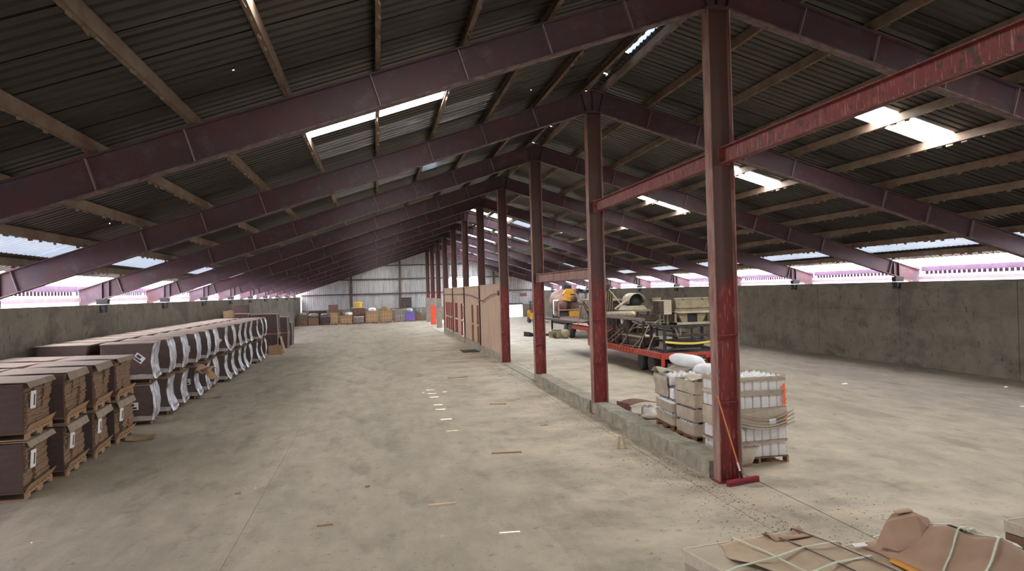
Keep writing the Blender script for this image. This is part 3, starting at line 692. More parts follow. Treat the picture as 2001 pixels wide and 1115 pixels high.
bent_board('flattened_carton', 'curled cardboard scrap on the floor beside wrapped stacks', (-5.6, 27.4, 0), .8, .4, .06, .1, M_cardtop)
# crushed carton poking out of the wrapped row
cc = thing('crushed_carton', 'torn crushed carton hanging out of the wrapped row', 'carton', (-5.60, 27.1, 1.0))
sm(MB()).grid(lambda u, v: (-.2+.45*u, -.7+1.3*v, .12*math.sin(3*v)+.05*math.sin(9*u)-.1*u), 8, 8, .02).build('torn_top', M_card, cc)
MB().bar((.1, -.2, -.05), (.38, -.5, -.3), .3, .015).build('torn_flap', M_cardfold, cc)
MB().bb(-.2, .1, -.6, .5, -.09, .02).build('crushed_body', M_wood2, cc)

# ================================================================== JUG PALLETS
JW, JH = .165, .285
def jug_mesh():
    mb = MB(); w = JW/2-.004; r = .03
    def rr(s): return [(x*s, y*s) for x, y in ring(2*w, 2*w, r, 2)]
    levels = [(1, 0), (1, .19), (.86, .225), (.45, .25), (.30, .258), (.30, .283)]
    pts = []; 
    for s_, z in levels: pts += [(x, y, z) for x, y in rr(s_)]
    n = 12
    fs = [(k*n+i, k*n+(i+1) % n, (k+1)*n+(i+1) % n, (k+1)*n+i) for k in range(len(levels)-1) for i in range(n)]+[tuple(range(n))[::-1], tuple(range((len(levels)-1)*n, len(levels)*n))]
    mb.add(pts, fs); return mb.mesh('jug', M_jug)
JUG = jug_mesh()
def film_sleeve(w, d, z0, z1, seed, sag=0.0):
    mb = MB(); mb.smooth = True
    def f(u, v):
        pts = ring(w, d, .06, 3); n = len(pts); i = int(u*n) % n; x, y = pts[i]
        k = 1+.012*math.sin(13*u*6.28+seed)+.01*math.sin(5*v+seed)
        return (x*k, y*k, z0+(z1-z0)*v+sag*math.sin(u*6.28*2+seed)*(1-v)+.01*math.sin(u*40+seed))
    n = 16
    return mb.grid(f, n, 3)
def jug_load(label, loc, nx, ny, nl, rz, films, pallet_m, seed, topjit=0, skip_top=None):
    r_ = random.Random(seed)
    pw, pd = nx*JW+.02, ny*JW+.02
    pal = pallet_tree(max(1.0, pw+.04), max(1.0, pd+.04), .13, pallet_m, 7); pal.location = loc; pal.rotation_euler = (0, 0, rz)
    pal['label'] = 'pallet under the '+label; pal['group'] = 'pallets under white jugs'
    root = thing('jug_stack', label, 'jugs', (loc[0], loc[1], loc[2]+.131), rz, group='pallet loads of white jugs')
    for l in range(nl):
        z = l*(JH+.012)
        for i in range(nx):
            for j in range(ny):
                edge = i == 0 or j == 0 or i == nx-1
                if not (edge or l == nl-1): continue
                if l < nl-1 and i == nx-1 and j > 1: continue
                if skip_top and l == nl-1 and skip_top(i, j): continue
                link('jug', JUG, root, (-pw/2+.01+JW*(i+.5)+r_.uniform(-.004, .004), -pd/2+.01+JW*(j+.5)+r_.uniform(-.004, .004), z+.006))
        MB().bb(-pw/2-.01, pw/2+.01, -pd/2-.01, pd/2+.01, z-.001, z+.004).build('tier_sheet', M_brownsheet, root)
        if films[l]:
            a, b = films[l]; film_sleeve(pw+.035, pd+.035, z+a, z+b, seed+l).build('film_sleeve', M_dirtyfilm, root)
    return root, pw, pd
j3, pw, pd = jug_load('tall dusty stack of white jugs right behind the nearest red column', (6.79, 13.85, 0), 7, 6, 5, math.radians(4),
                      [(.24, .292), (.245, .30), (.0, .30), (.235, .33), (.20, .285)], M_wood, 3)
# orange marker streak, sagging torn film and a paper label on the front
r0 = random.Random(4)
for za, zb in ((.56, .78), (.93, 1.32)):
    n = 14; vs = []
    for q in range(n+1):
        z = za+(zb-za)*q/n; w_ = r0.uniform(.015, .05); c_ = pw/2-.05+r0.uniform(-.012, .012)
        vs += [(c_-w_, -pd/2-.032, z), (c_+w_*.6, -pd/2-.032, z)]
    MB().add(vs, [(2*q, 2*q+1, 2*q+3, 2*q+2) for q in range(n)]).build('orange_streak', M_orangestreak, j3)
for q in range(4):
    sm(MB()).grid(lambda u, v, q=q: (-pw/2+.1+(pw+.02)*u, -pd/2-.045-.02*math.sin(3.1*u)-.012*math.sin(25*v+q)-.012*q, .86-.07*q-.16*math.sin(3.14*u**1.1)*(1-.12*q)-.035*v), 16, 3, .006).build('sagging_film', M_dirtyfilm, j3)
sm(MB()).grid(lambda u, v: (-pw/2+.12+.45*u*(1-.6*v), -pd/2-.05-.16*u*v-.03*v, .22-.32*v*(1-.2*u)), 8, 6, .004).build('torn_film', M_dirtyfilm, j3)
MB().bb(.18, .32, -pd/2-.08, -pd/2-.07, .60, .70).build('paper_label', M_label, j3)
def crop2(i, j): return i > 2 and j > 2
j2, pw, pd = jug_load('middle film-wrapped stack of white jugs on the far side of the kerb', (7.0, 15.98, 0), 6, 6, 4, 0,
                      [(.0, .25), (.01, .27), (.01, .28), (.0, .26)], M_wood2, 5, skip_top=lambda i, j: j > 3)
sm(MB()).grid(lambda u, v: (-pw/2-.06+(pw+.1)*u, -pd/2-.05+.5*v, 1.18+.05*math.sin(7*u)*math.cos(6*v)+.05*v), 14, 8, .008).build('film_collar', M_dirtyfilm, j2)
j1, pw, pd = jug_load('slumped stack of white jugs with torn tan film, farthest of three', (7.1, 17.45, 0), 6, 7, 4, math.radians(-2),
                      [(.0, .24), (.0, .20), (.0, .0001), (.0, .0001)], M_wood2, 9, skip_top=lambda i, j: (i+j) % 3 == 0)
sm(MB()).grid(lambda u, v: (-pw/2-.10+.95*u, .02+.62*v, 1.20+.09*math.sin(3.1*v)+.04*math.sin(9*u+3*v)-.06*(1-u)), 14, 10, .01).build('film_hood', M_dirtyfilm, j1)
sm(MB()).grid(lambda u, v: (-pw/2-.03+.02*math.sin(6*v), -pd/2+.25+(pd-.2)*u, .62+.5*v), 8, 5, .006).build('film_side', M_dirtyfilm, j1)
# white foam-like bags heaped on the two rear stacks
def bag(label, loc, rx, ry, rz_, rot, m=M_white, name='white_bag', cat='bag', lump=.10, group=None, seed=0):
    mb = MB(); mb.smooth = True; n, k = 20, 10; vs = []
    for j in range(k+1):
        ph = math.pi*j/k
        for i in range(n):
            t = 2*math.pi*i/n; q = 1+lump*math.sin(3*t+seed)*math.sin(2*ph+seed)+lump*.6*math.sin(7*t+2*ph+seed)
            c, s_ = math.cos(t), math.sin(t); e = .5
            x = math.copysign(abs(c)**e, c)*math.sin(ph)**.6*rx*q; y = math.copysign(abs(s_)**e, s_)*math.sin(ph)**.6*ry*q
            vs.append((x, y, rz_*(1-math.cos(ph))))
    fs = [(j*n+i, j*n+(i+1) % n, (j+1)*n+(i+1) % n, (j+1)*n+i) for j in range(k) for i in range(n)]
    o = mb.add(vs, fs).build(name, m, None, loc, rot); tag(o, label, cat, group); return o
bag('long white plastic bag lying on top of the farthest jug stack', (7.28, 17.75, 1.36), .42, .32, .15, (0, math.radians(9), -.35), lump=.05, seed=1)
bag('plump white plastic bag slumped between the two rear jug stacks', (7.32, 16.35, 1.25), .40, .36, .15, (0, math.radians(6), -.3), seed=2)
# maroon tray lying over two jugs by the kerb
tr = thing('maroon_tray', 'upturned maroon cardboard tray over loose jugs beside the kerb', 'tray', (6.55, 19.3, 0), .2)
MB().grid(lambda u, v: (-.42+.84*u, -.3+.6*v, .33+.07*math.sin(3.1*u)), 8, 3, .015).build('tray_top', M_brownsheet, tr)
MB().bar((-.42, -.3, .33), (-.52, -.3, .22), .012, .2).bar((-.43, -.3, .3), (-.43, .3, .3), .02, .14).build('tray_side', M_brownsheet, tr)
for i, (x, y) in enumerate(((-.28, -.12), (.15, -.12), (.3, -.1))): tag(link('loose_jug', JUG, None, (6.55+x, 19.3+y, 0)), f'loose white jug under the maroon tray, {ORD[i]} from the left', 'jug', 'loose jugs')
bag('crumpled tan film bundle on the floor by the maroon tray', (6.75, 18.75, 0), .26, .2, .06, (0, 0, 0), M_dirtyfilm, 'film_scrap', 'plastic film', .2, seed=4)

# ================================================================== BROOM
br = thing('push_broom', 'push broom with orange handle and red head leaning on the nearest column', 'broom', (5.90, 12.12, 0), math.radians(18))
MB().tube((-.02, .0, .10), (-.36, .16, 1.47), .013, .011, 8).build('handle', mat('orange_broom_handle', (.72, .22, .07), .5), br)
MB().tube((-.045, .012, .20), (-.085, .031, .36), .0145, .0145, 8).build('grip_label', M_label, br)
MB().tube((-.012, -.004, .06), (-.05, .014, .22), .02, .016, 8).build('socket', M_black, br)
MB().bb(-.33, .33, -.035, .035, .055, .095).build('head', mat('red_broom_head', (.30, .03, .05), .55), br)
mb = MB()
for i in range(33): mb.add([(-.325+.02*i, -.03, .055), (-.31+.02*i, -.03, .055), (-.31+.02*i, .03, .055), (-.325+.02*i, .03, .055), (-.325+.02*i, -.045, 0), (-.31+.02*i, -.045, 0), (-.31+.02*i, .045, 0), (-.325+.02*i, .045, 0)], [(3, 2, 1, 0), (4, 5, 6, 7), (0, 1, 5, 4), (1, 2, 6, 5), (2, 3, 7, 6), (3, 0, 4, 7)])
mb.build('bristles', mat('maroon_bristles', (.16, .025, .035), .8), br)

# ================================================================== TRAILER
M_tred = mat('trailer_red_paint', (.55, .055, .03), .45, 0, (.36, .045, .03), 4, extra=lambda nt, p, s, mx: layer(nt, p, s, mx, (.25, .13, .09), 7, (1, 1, 1), .58, .7, .6))
M_tire = mat('tyre_rubber', (.028, .026, .025), .85, 0, (.05, .045, .04), 5)
M_rim = mat('dusty_wheel_rim', (.35, .33, .3), .6, .3)
M_deck = mat('worn_trailer_planks', (.13, .10, .075), .85, 0, (.08, .062, .05), 4, (.5, 6, 1))
M_beige = mat('beige_machine_paint', (.30, .255, .15), .6, 0, (.20, .165, .095), 4, extra=lambda nt, p, s, mx: layer(nt, p, s, mx, (.22, .13, .07), 6, (1, 1, 1), .6, .72, .7))
M_cream = mat('cream_sheet_metal', (.50, .44, .33), .55, 0, (.36, .30, .21), 4)
M_blk = mat('black_frame_paint', (.03, .03, .032), .55, .2, (.055, .05, .045), 5)
M_rust = mat('rusty_steel', (.10, .064, .046), .75, .2, (.05, .034, .028), 6, extra=lambda nt, p, s, mx: layer(nt, p, s, mx, (.26, .20, .14), 5, (1, 1, 1), .58, .72, .6))
M_steel = mat('grey_bare_steel', (.30, .28, .25), .45, .5, (.17, .15, .13), 5)
M_tan = mat('tan_web_strap', (.62, .52, .34), .8)
M_yel = mat('yellow_strap', (.80, .62, .10), .7)
M_green = mat('dark_green_paint', (.016, .024, .02), .6)
M_mixer = mat('orange_yellow_paint', (.62, .33, .035), .55, 0, (.45, .2, .03), 5)
M_drum = mat('faded_pink_drum', (.34, .22, .185), .7, 0, (.22, .115, .085), 3)
TX0, TX1, TY0, TZ = 10.25, 12.85, 27.35, .83
def wheel_tree(parent, loc, r=.38, w=.25, side=-1):
    wr = sm(MB()); wr.lathe((0, 0, 0), [(r*.55, -w/2), (r*.9, -w/2), (r, -w*.32), (r, w*.32), (r*.9, w/2), (r*.55, w/2)], 22, 'X')
    o = wr.build('wheel', M_tire, parent, loc)
    sm(MB()).lathe((0, 0, 0), [(.02, side*w*.30), (r*.2, side*w*.34), (r*.24, side*w*.1), (r*.5, side*w*.05), (r*.57, side*w*.46), (r*.5, side*w*.46)], 18, 'X').build('rim', M_rim, o)
    return o
t1 = thing('lowbed_trailer', 'red lowbed trailer loaded with old machinery, tail toward the camera', 'trailer', (TX0, TY0, 0))
TL = 37.1-TY0; TWd = TX1-TX0
MB().bb(.0, .10, .0, TL, .62, TZ-.02).bb(-.02, .12, 0, TL, TZ-.035, TZ).build('side_rail', M_tred, t1)
MB().bb(TWd-.10, TWd, .0, TL, .62, TZ-.02).bb(TWd-.12, TWd+.02, 0, TL, TZ-.035, TZ).build('side_rail', M_tred, t1)
for i in range(16):
    y = 3.2+i*.4
    if y < TL-.1: MB().bb(-.03, -.0, y, y+.09, .66, .76).build('stake_pocket', M_tred, t1)
np_ = 9
for i in range(np_):
    a = .12+(TWd-.24)/np_*i; MB().bb(a+.005, a+(TWd-.24)/np_-.005, .1, TL, TZ-.05, TZ-.01).build('deck_plank', M_deck, t1)
for x in (.75, 1.75): MB().bb(x, x+.14, .2, TL, .38, TZ-.05).build('main_beam', M_tred, t1)
# tail: header, posts, plate, bumper
MB().bb(0, TWd, -.02, .1, TZ-.10, TZ).build('tail_header', M_tred, t1)
MB().bb(0, TWd, .0, .08, .62, .72).build('tail_crossbar', M_tred, t1)
for x in (.0, .72, 1.9, TWd-.12): MB().bb(x, x+.12, -.03, .06, .36, TZ-.1).build('tail_post', M_tred, t1)
MB().bb(.98, 1.72, -.03, -.01, .5, .74).build('lamp_panel', M_blk, t1)
for x in (1.06, 1.32, 1.58): sm(MB()).lathe((x, -.035, .66), [(.03, 0), (.035, .012)], 10, 'Y').build('tail_lamp', mat('red_lamp', (.5, .05, .04), .3), t1)
MB().bb(1.0, 1.7, -.035, -.03, .55, .575).build('white_strip', M_label, t1)
MB().bb(.55, TWd-.1, -.06, .02, .28, .36).build('bumper', M_steel, t1)
MB().bb(.9, TWd-.3, .3, .5, .2, .6).build('rear_axle_box', M_blk, t1)
for y in (1.25, 2.45):
    for x in (.16, TWd-.16): wheel_tree(t1, (x, y, .38), side=-1 if x < 1 else 1)
    for x in (.45, TWd-.45): wheel_tree(t1, (x, y, .38), side=-1 if x < 1 else 1)
    MB().tube((.1, y, .38), (TWd-.1, y, .38), .06, n=10).build('axle', M_blk, t1)
# gooseneck
for x in (.0, TWd-.14): MB().prism([(TL-.2, .5), (TL+.35, .5), (TL+.35, 1.02), (TL+.55, 1.18), (TL+3.6, 1.18), (TL+3.6, 1.42), (TL-.2, 1.42)], x, x+.14, 'X').build('gooseneck_beam', M_tred, t1)
MB().bb(0, TWd, TL+.0, TL+3.6, 1.38, 1.44).build('gooseneck_deck', M_tred, t1)
MB().bb(-.02, TWd, TL-.12, TL+.0, .45, .62).build('riser_foot', M_tred, t1)
MB().bb(0, TWd, TL-.05, TL, .8, 1.42).build('riser_plate', M_tred, t1)
# ---- beige machine on black stand at the tail
st = thing('machine_stand', 'tall black steel stand on the tail of the red trailer', 'stand', (TX0, TY0, TZ))
sx0, sx1, sy0, sy1, sh = .32, 2.42, .45, 1.9, 1.02
for x in (sx0, sx1):
    for y in (sy0, sy1): MB().bb(x-.05, x+.05, y-.05, y+.05, 0, sh).build('leg', M_blk, st)
for y in (sy0, sy1): MB().bb(sx0, sx1, y-.04, y+.04, sh-.1, sh).bb(sx0, sx1, y-.04, y+.04, .32, .40).build('rail', M_blk, st)
for x in (sx0, sx1): MB().bb(x-.04, x+.04, sy0, sy1, sh-.1, sh).bb(x-.04, x+.04, sy0, sy1, .02, .1).build('rail', M_blk, st)
MB().bar((sx0, sy0, .05), (1.35, sy0+.1, .28), .05).bar((sx1, sy0, .05), (1.35, sy0+.1, .28), .05).build('brace', M_blk, st)
MB().bb(.78, 2.2, sy0+.15, sy1-.1, .55, .61).build('lower_tray', M_rust, st)
MB().bb(.95, 1.0, sy0+.05, sy0+.1, .6, .95).bar((.75, sy0, .88), (.85, sy0, .58), .05).build('brace', M_steel, st)
MB().prism([(.62, .40), (2.05, .40), (1.85, .12), (.9, .12)], sy0+.2, sy1-.2).build('drip_pan', M_blk, st)
MB().prism([(1.2, .96), (1.75, .96), (1.65, .86), (1.3, .86)], sy0+.1, sy0+.5).bb(1.38, 1.42, sy0+.2, sy0+.25, .62, .9).bb(1.53, 1.57, sy0+.2, sy0+.25, .62, .9).build('discharge_spout', M_beige, st)
mc = thing('roller_machine', 'beige hooded roller machine standing on the black stand', 'machine', (TX0, TY0, TZ+sh))
mx0, mx1 = .78, 2.18
for x in (mx0, mx1):
    for y in (.5, 1.6): MB().bb(x-.04, x+.04, y-.04, y+.04, 0, .46).build('frame_post', M_beige, mc)
for z in (.02, .44): MB().bb(mx0-.04, mx1+.04, .46, .54, z-.02, z+.06).build('frame_rail', M_cream, mc)
MB().prism([(mx0+.12, .40), (mx0+.5, .40), (mx0+.5, .08), (mx0+.30, .08)], .56, 1.4).build('hopper_side', M_beige, mc)
MB().prism([(mx1-.12, .40), (mx1-.5, .40), (mx1-.5, .08), (mx1-.30, .08)], .56, 1.4).build('hopper_side', M_beige, mc)
MB().bb(mx0+.5, mx1-.5, .6, 1.4, .06, .42).build('dark_throat', M_black, mc)
MB().bb(mx0, mx1-.02, .75, 1.55, .1, .44).build('back_panel', M_rust, mc)
MB().bb(mx0-.0, mx1, .48, 1.5, .50, .62).build('body_sill', M_beige, mc)
MB().prism([(.44, .62), (1.5, .62), (1.5, .94), (.62, .98), (.52, .90)], mx0+.02, mx1-.05, 'X').build('hood', M_beige, mc)
MB().bb(mx0-.02, mx1+.0, .46, .52, .62, .645).build('hood_edge', M_rust, mc)
MB().bar((mx0-.02, .55, .985), (mx1, .55, .985), .06, .03).build('hood_lid', M_cream, mc)
for x in (mx0+.28, mx0+1.05): MB().bar((x, .50, .98), (x+.06, .45, .90), .03, .02).build('latch', M_black, mc)
MB().bb(.10, .30, .40, 1.0, .40, .90).build('cabinet_front', M_rust, mc)
MB().bb(.30, .60, .40, 1.0, .40, .92).bb(.08, .60, .38, 1.0, .90, .93).build('control_cabinet', M_cream, mc)
for z in range(5): MB().bb(.09, .1, .44, .96, .46+.09*z, .49+.09*z).build('cabinet_louvre', M_black, mc)
MB().bb(.2, .24, .6, .64, .0, .40).bb(.5, .54, .6, .64, 0, .40).build('cabinet_leg', M_beige, mc)
sm(MB()).lathe((mx1+.16, .62, .78), [(.05, 0), (.16, .0), (.16, .05), (.05, .05)], 16, 'Y').build('pulley', M_rust, mc)
sr = MB()
N_ = 14
pts = [(TX0+.30+2.1*i/N_, TY0+.36-.02*math.sin(i), TZ+.40-.09*math.sin(math.pi*i/N_)) for i in range(N_+1)]
tag(sr.ribbon(pts, .075, (0, .15, 1)).build('strap', M_yel, None), 'yellow tie-down strap sagging across the black machine stand', 'strap')
# ---- long steel casing
cs = thing('steel_casing', 'long dirty steel casing with pale top on the trailer deck', 'machine part', (TX0+.25, TY0+2.9, TZ))
MB().bb(0, .62, 0, 2.5, .08, .42).build('casing_body', M_rust, cs); MB().bb(-.03, .65, -.03, 2.53, .42, .47).build('casing_lid', M_cream, cs)
for y in (.1, 1.2, 2.3): MB().bb(.02, .6, y, y+.1, 0, .08).build('skid', M_blk, cs)
for i in range(8): sm(MB()).lathe((-.01, .2+.3*i, .26), [(.04, 0), (.05, .02)], 8, 'X').build('bolt_boss', M_steel, cs)
MB().bar((-.06, -.1, .06), (-.06, 2.6, .02), .05).build('edge_angle', M_steel, cs)
# ---- middle machinery: conveyor frame with pipe, engine, hopper
fr = thing('conveyor_frame', 'rusty conveyor frame with pale pipe and crossing braces on the trailer', 'machine', (TX0, TY0, TZ))
for x in (.25, 2.3):
    for y in (2.6, 4.6, 6.6, 8.6): MB().bb(x-.04, x+.04, y-.04, y+.04, 0, 1.15).build('post', M_rust, fr)
    MB().bb(x-.05, x+.05, 2.5, 8.7, 1.1, 1.2).build('top_rail', M_steel, fr); MB().bb(x-.03, x+.03, 2.5, 8.7, .5, .56).build('mid_rail', M_rust, fr)
for y in (2.6, 4.6, 6.6, 8.6): MB().bb(.25, 2.3, y-.04, y+.04, 1.08, 1.16).build('cross_rail', M_rust, fr)
for a, b in (((.2, 6.8, .0), (.2, 4.9, .62)), ((.22, 7.6, .0), (.22, 5.2, .72)), ((.2, 8.4, .2), (.2, 6.4, .66)), ((.3, 4.6, .6), (.3, 3.4, 1.1)), ((.25, 2.7, 1.0), (.6, 5.2, .6)), ((.2, 2.6, .95), (.4, 4.4, 1.02)), ((.3, 3.2, 1.04), (1.2, 2.2, 1.0))):
    MB().tube(a, b, .03, n=8).build('loose_rod', M_steel, fr)
sm(MB()).tube((.5, 4.6, 1.32), (.45, 8.6, 1.22), .13, n=16).build('pale_pipe', M_cream, fr)
MB().tube((1.9, 2.4, 1.45), (2.1, 6.4, 1.62), .05, n=8).tube((1.7, 1.9, 1.75), (1.9, 5.4, 1.75), .06, n=8).build('long_pipe', M_steel, fr)
for i in range(8): MB().tube((1.7, 3.0+.18*i, .7), (1.7, 3.0+.18*i, 1.5+.08*math.sin(i)), .05, n=8).build('dark_cylinder', M_blk if i % 3 else M_steel, fr)
rc = random.Random(21)
for q in range(26):
    x, y = rc.uniform(.35, 2.2), rc.uniform(2.5, 8.5); hh = rc.uniform(.25, 1.0)
    if rc.random() < .5: MB().bb(x-.06, x+.06, y-.1, y+.12, .0 if q % 3 else .5, hh).build('dark_bracket', M_blk if q % 2 else M_rust, fr)
    else: MB().bar((x, y, rc.uniform(.1, .5)), (x+rc.uniform(-.3, .3), y+rc.uniform(-.9, .9), hh+.2), .04, .06).build('loose_bar', M_rust if q % 3 else M_blk, fr)
en = thing('engine_unit', 'dark greasy engine with flywheel amid the trailer load', 'engine', (TX0+.75, TY0+5.6, TZ))
MB().bb(-.3, .5, -.9, .9, .15, .85).bb(-.2, .4, -.7, .7, .85, 1.1).build('engine_block', M_blk, en)
sm(MB()).lathe((-.32, -.55, .75), [(.05, -.12), (.26, -.12), (.3, -.06), (.3, .0), (.05, .02)], 18, 'X').build('flywheel', M_rust, en)
sm(MB()).lathe((-.30, .25, 1.0), [(.03, -.06), (.14, -.06), (.14, .04), (.03, .05)], 14, 'X').build('air_filter', M_label, en)
for i in range(4): MB().tube((.1, -.6+.35*i, 1.1), (.15, -.55+.35*i, 1.32), .05, n=8).build('exhaust_stub', M_rust, en)
MB().bb(-.35, .55, -.9, -.75, 0, .2).bb(-.35, .55, .75, .9, 0, .2).build('engine_mount', M_rust, en)
sm(MB()).lathe((-.3, .75, .5), [(.04, -.08), (.2, -.08), (.2, 0), (.04, 0)], 14, 'X').build('pulley', M_steel, en)
hp = thing('hopper_machine', 'pale hopper with dark green drum high on the trailer load', 'machine', (TX0+1.5, TY0+7.6, TZ))
for x in (-.5, .5):
    for y in (-.7, .7): MB().bb(x-.035, x+.035, y-.035, y+.035, 0, 1.4).build('leg', M_rust, hp)
MB().bb(-.6, .6, -.85, .85, 1.36, 1.44).build('platform', M_beige, hp)
sm(MB()).lathe((0, -.1, 1.84), [(.08, -.45), (.26, -.42), (.30, -.36), (.30, .4), (.24, .5), (.08, .52)], 18, 'Y').build('green_drum', M_green, hp)
sm(MB()).grid(lambda u, v: (.40*math.cos(math.pi*(1.05-1.1*u)), -.75+1.1*v, 1.80+.40*math.sin(math.pi*(1.05-1.1*u))), 12, 2, .03).build('drum_cover', M_cream, hp)
MB().prism([(-.5, 1.44), (.5, 1.44), (.34, 1.62), (-.34, 1.62)], -.6, .6).build('drum_cradle', M_cream, hp)
MB().prism([(.7, 1.95), (1.15, 1.95), (1.02, 1.66), (.98, 1.45), (.78, 1.45), (.78, 1.66)], -.7, -.3).build('small_hopper', M_beige, hp)
sm(MB()).tube((1.25, -.6, 1.6), (1.25, -.2, 1.6), .14, n=14).build('motor', M_black, hp)
MB().bar((-.45, -.8, 1.95), (-1.15, -.9, 1.5), .07).bar((-.2, .5, 1.44), (-.9, .7, 2.4), .06).build('chute_brace', M_cream, hp)
MB().prism([(-1.1, 1.3), (-.75, 1.5), (-.7, 2.1), (-.85, 2.45), (-1.05, 2.4)], .7, 1.3).bb(-1.0, -.8, .85, 1.15, 2.4, 2.62).build('elevator_head', M_rust, hp)
for q in range(4): MB().bar((-1.15+.12*q, .65, 1.4), (-1.02+.1*q, .66, 2.3), .03).build('elevator_rib', M_beige, hp)
# ---- truss over the gooseneck, with machine boxes
ts = thing('auger_truss', 'pale braced auger truss lying over the trailer gooseneck', 'machine', (TX0, TY0+TL, 1.445))
MB().bar((.2, .3, .0), (.15, 1.9, 1.25), .06).bar((.2, 2.0, 1.25), (.25, .2, .5), .06).bar((.1, .1, .3), (.1, 2.9, .05), .05).bar((.1, 2.6, 0), (.1, 1.5, 1.2), .05).build('truss_bars', M_cream, ts)
MB().bb(.1, 1.8, .4, 2.0, 1.2, 1.3).build('truss_head', M_cream, ts)
MB().bb(.5, 2.0, .4, 2.2, .0, .7).bb(.6, 1.9, .6, 2.0, .7, 1.2).build('casing_box', M_rust, ts)
sm(MB()).lathe((.15, .2, .32), [(.05, 0), (.2, 0), (.2, .08), (.05, .08)], 14, 'X').build('hose_coil', M_tan, ts)
MB().bb(.3, 2.4, -.0, .3, 0, .55).build('dark_box', M_blk, ts)
# straps from the left rail over the load
for i, (y, yt, zt, xt) in enumerate(((1.5, 1.75, .52, .35), (2.6, 2.4, .95, .4), (3.5, 1.9, 1.15, .6), (5.0, 4.4, .75, .4))):
    p0 = Vector((TX0-.03, TY0+y, TZ-.1)); p1 = Vector((TX0+xt, TY0+yt, TZ+zt)); p2 = p1+Vector((1.2, .1, .02))
    tag(MB().ribbon([p0, (p0+p1)/2+Vector((-.01, 0, -.01)), p1, p2], .055, (.1, 1, .1)).build('strap', M_tan, None), f'tan tie-down strap from the red side rail, {ORD[i]} from the tail', 'strap', 'straps on the trailer')

# ================================================================== SECOND TRAILER WITH MIXER
t2 = thing('flatbed_trailer', 'dark flatbed trailer carrying a mixer, beyond the red trailer', 'trailer', (12.75, 49.6, 0))
MB().bb(0, 2.5, 0, 9.5, 1.0, 1.14).build('bed', M_blk, t2)
for i in range(8): MB().bb(.04+.31*i, .32+.31*i, .02, 9.48, 1.14, 1.17).build('deck_plank', M_deck, t2)
for x in (.6, 1.7): MB().bb(x, x+.16, 0, 9.5, .72, 1.0).build('main_beam', M_rust, t2)
for y in (1.6, 2.8):
    for x in (.16, 2.34): wheel_tree(t2, (x, y, .5), .5, .28, -1 if x < 1 else 1)
for x in (.3, 2.1): MB().bb(x, x+.12, 8.4, 8.52, 0, 1.0).bb(x-.08, x+.2, 8.32, 8.6, 0, .03).build('landing_leg', M_blk, t2)
mxr = thing('concrete_mixer', 'big orange mixer drum in its frame on the dark flatbed', 'mixer', (13.9, 56.9, 1.17))
sm(MB()).lathe((0, 0, 1.25), [(.25, -1.15), (.62, -1.0), (.86, -.5), (.9, .0), (.82, .5), (.5, .95), (.36, 1.1)], 24, 'X').build('drum', M_drum, mxr)
sm(MB()).lathe((.1, 0, 1.25), [(.91, -.16), (.97, -.14), (.97, .14), (.91, .16)], 24, 'X').build('drum_ring', M_rust, mxr)
MB().prism([(-.5, 1.35), (.45, 1.15), (.6, 1.3), (.55, 1.6), (-.3, 1.75)], -1.08, -.98).bb(-.15, .15, -1.1, -.9, 1.5, 2.0).build('yellow_guard', M_mixer, mxr)
sm(MB()).lathe((.38, -1.12, 1.36), [(.03, 0), (.24, 0), (.24, .08), (.03, .1)], 16, 'Y').build('drive_wheel', M_rust, mxr)
MB().prism([(-.4, 1.75), (.6, 1.75), (.35, 2.15), (-.1, 2.15)], -.95, .5).build('top_guard', M_mixer, mxr)
MB().bb(-.22, .35, -.6, .1, 2.12, 2.42).build('feed_chute', M_black, mxr)
for x in (-.75, .85):
    for y in (-.95, .9): MB().bb(x-.05, x+.05, y-.05, y+.05, 0, 1.3).build('frame_post', M_drum, mxr)
    MB().bb(x-.06, x+.06, -1, 1, 1.2, 1.3).build('frame_rail', M_label, mxr)
MB().bb(-1.15, -.7, -1.0, -.9, 1.28, 1.36).bb(-1.15, -1.1, -1, -.9, .3, 1.3).build('side_bracket', M_label, mxr)
for y in (-.95, .9): MB().bb(-.8, .9, y-.05, y+.05, .0, .1).bb(-.8, .9, y-.04, y+.04, .55, .63).build('frame_rail', M_drum, mxr)
MB().bb(.05, .95, -1.0, -.3, .08, .5).build('gear_box', M_mixer, mxr); MB().bb(-.7, 0, -.9, -.2, .08, .45).build('motor', M_blk, mxr)
sm(MB()).lathe((1.15, .4, 1.6), [(.1, -.3), (.5, -.28), (.55, 0), (.5, .28), (.1, .3)], 18, 'X').build('dark_end_drum', M_black, mxr)
def tank(label, loc, r, h):
    root = thing('steel_cylinder', label, 'tank', loc, group='upright cylinders on the flatbed')
    sm(MB()).lathe((0, 0, 0), [(r*.95, 0), (r, .05), (r, h*.97), (r*.9, h)], 18).build('shell', M_steel, root)
    sm(MB()).lathe((0, 0, 0), [(r*.92, h), (r*1.04, h), (r*1.04, h+.05), (r*.3, h+.06)], 18).build('top_ring', M_black, root)
    sm(MB()).lathe((0, 0, h*.55), [(r*1.02, 0), (r*1.03, .06), (r*1.02, .1)], 18).build('hoop', M_rust, root)
tank('tall steel cylinder on the flatbed beside the mixer', (14.35, 53.2, 1.17), .34, 1.85)
tank('tall steel cylinder on the flatbed hard by the second red column', (15.0, 51.6, 1.17), .36, 1.95)
tank('slim short steel cylinder between two tall ones on the flatbed', (14.3, 52.4, 1.17), .2, 1.3)
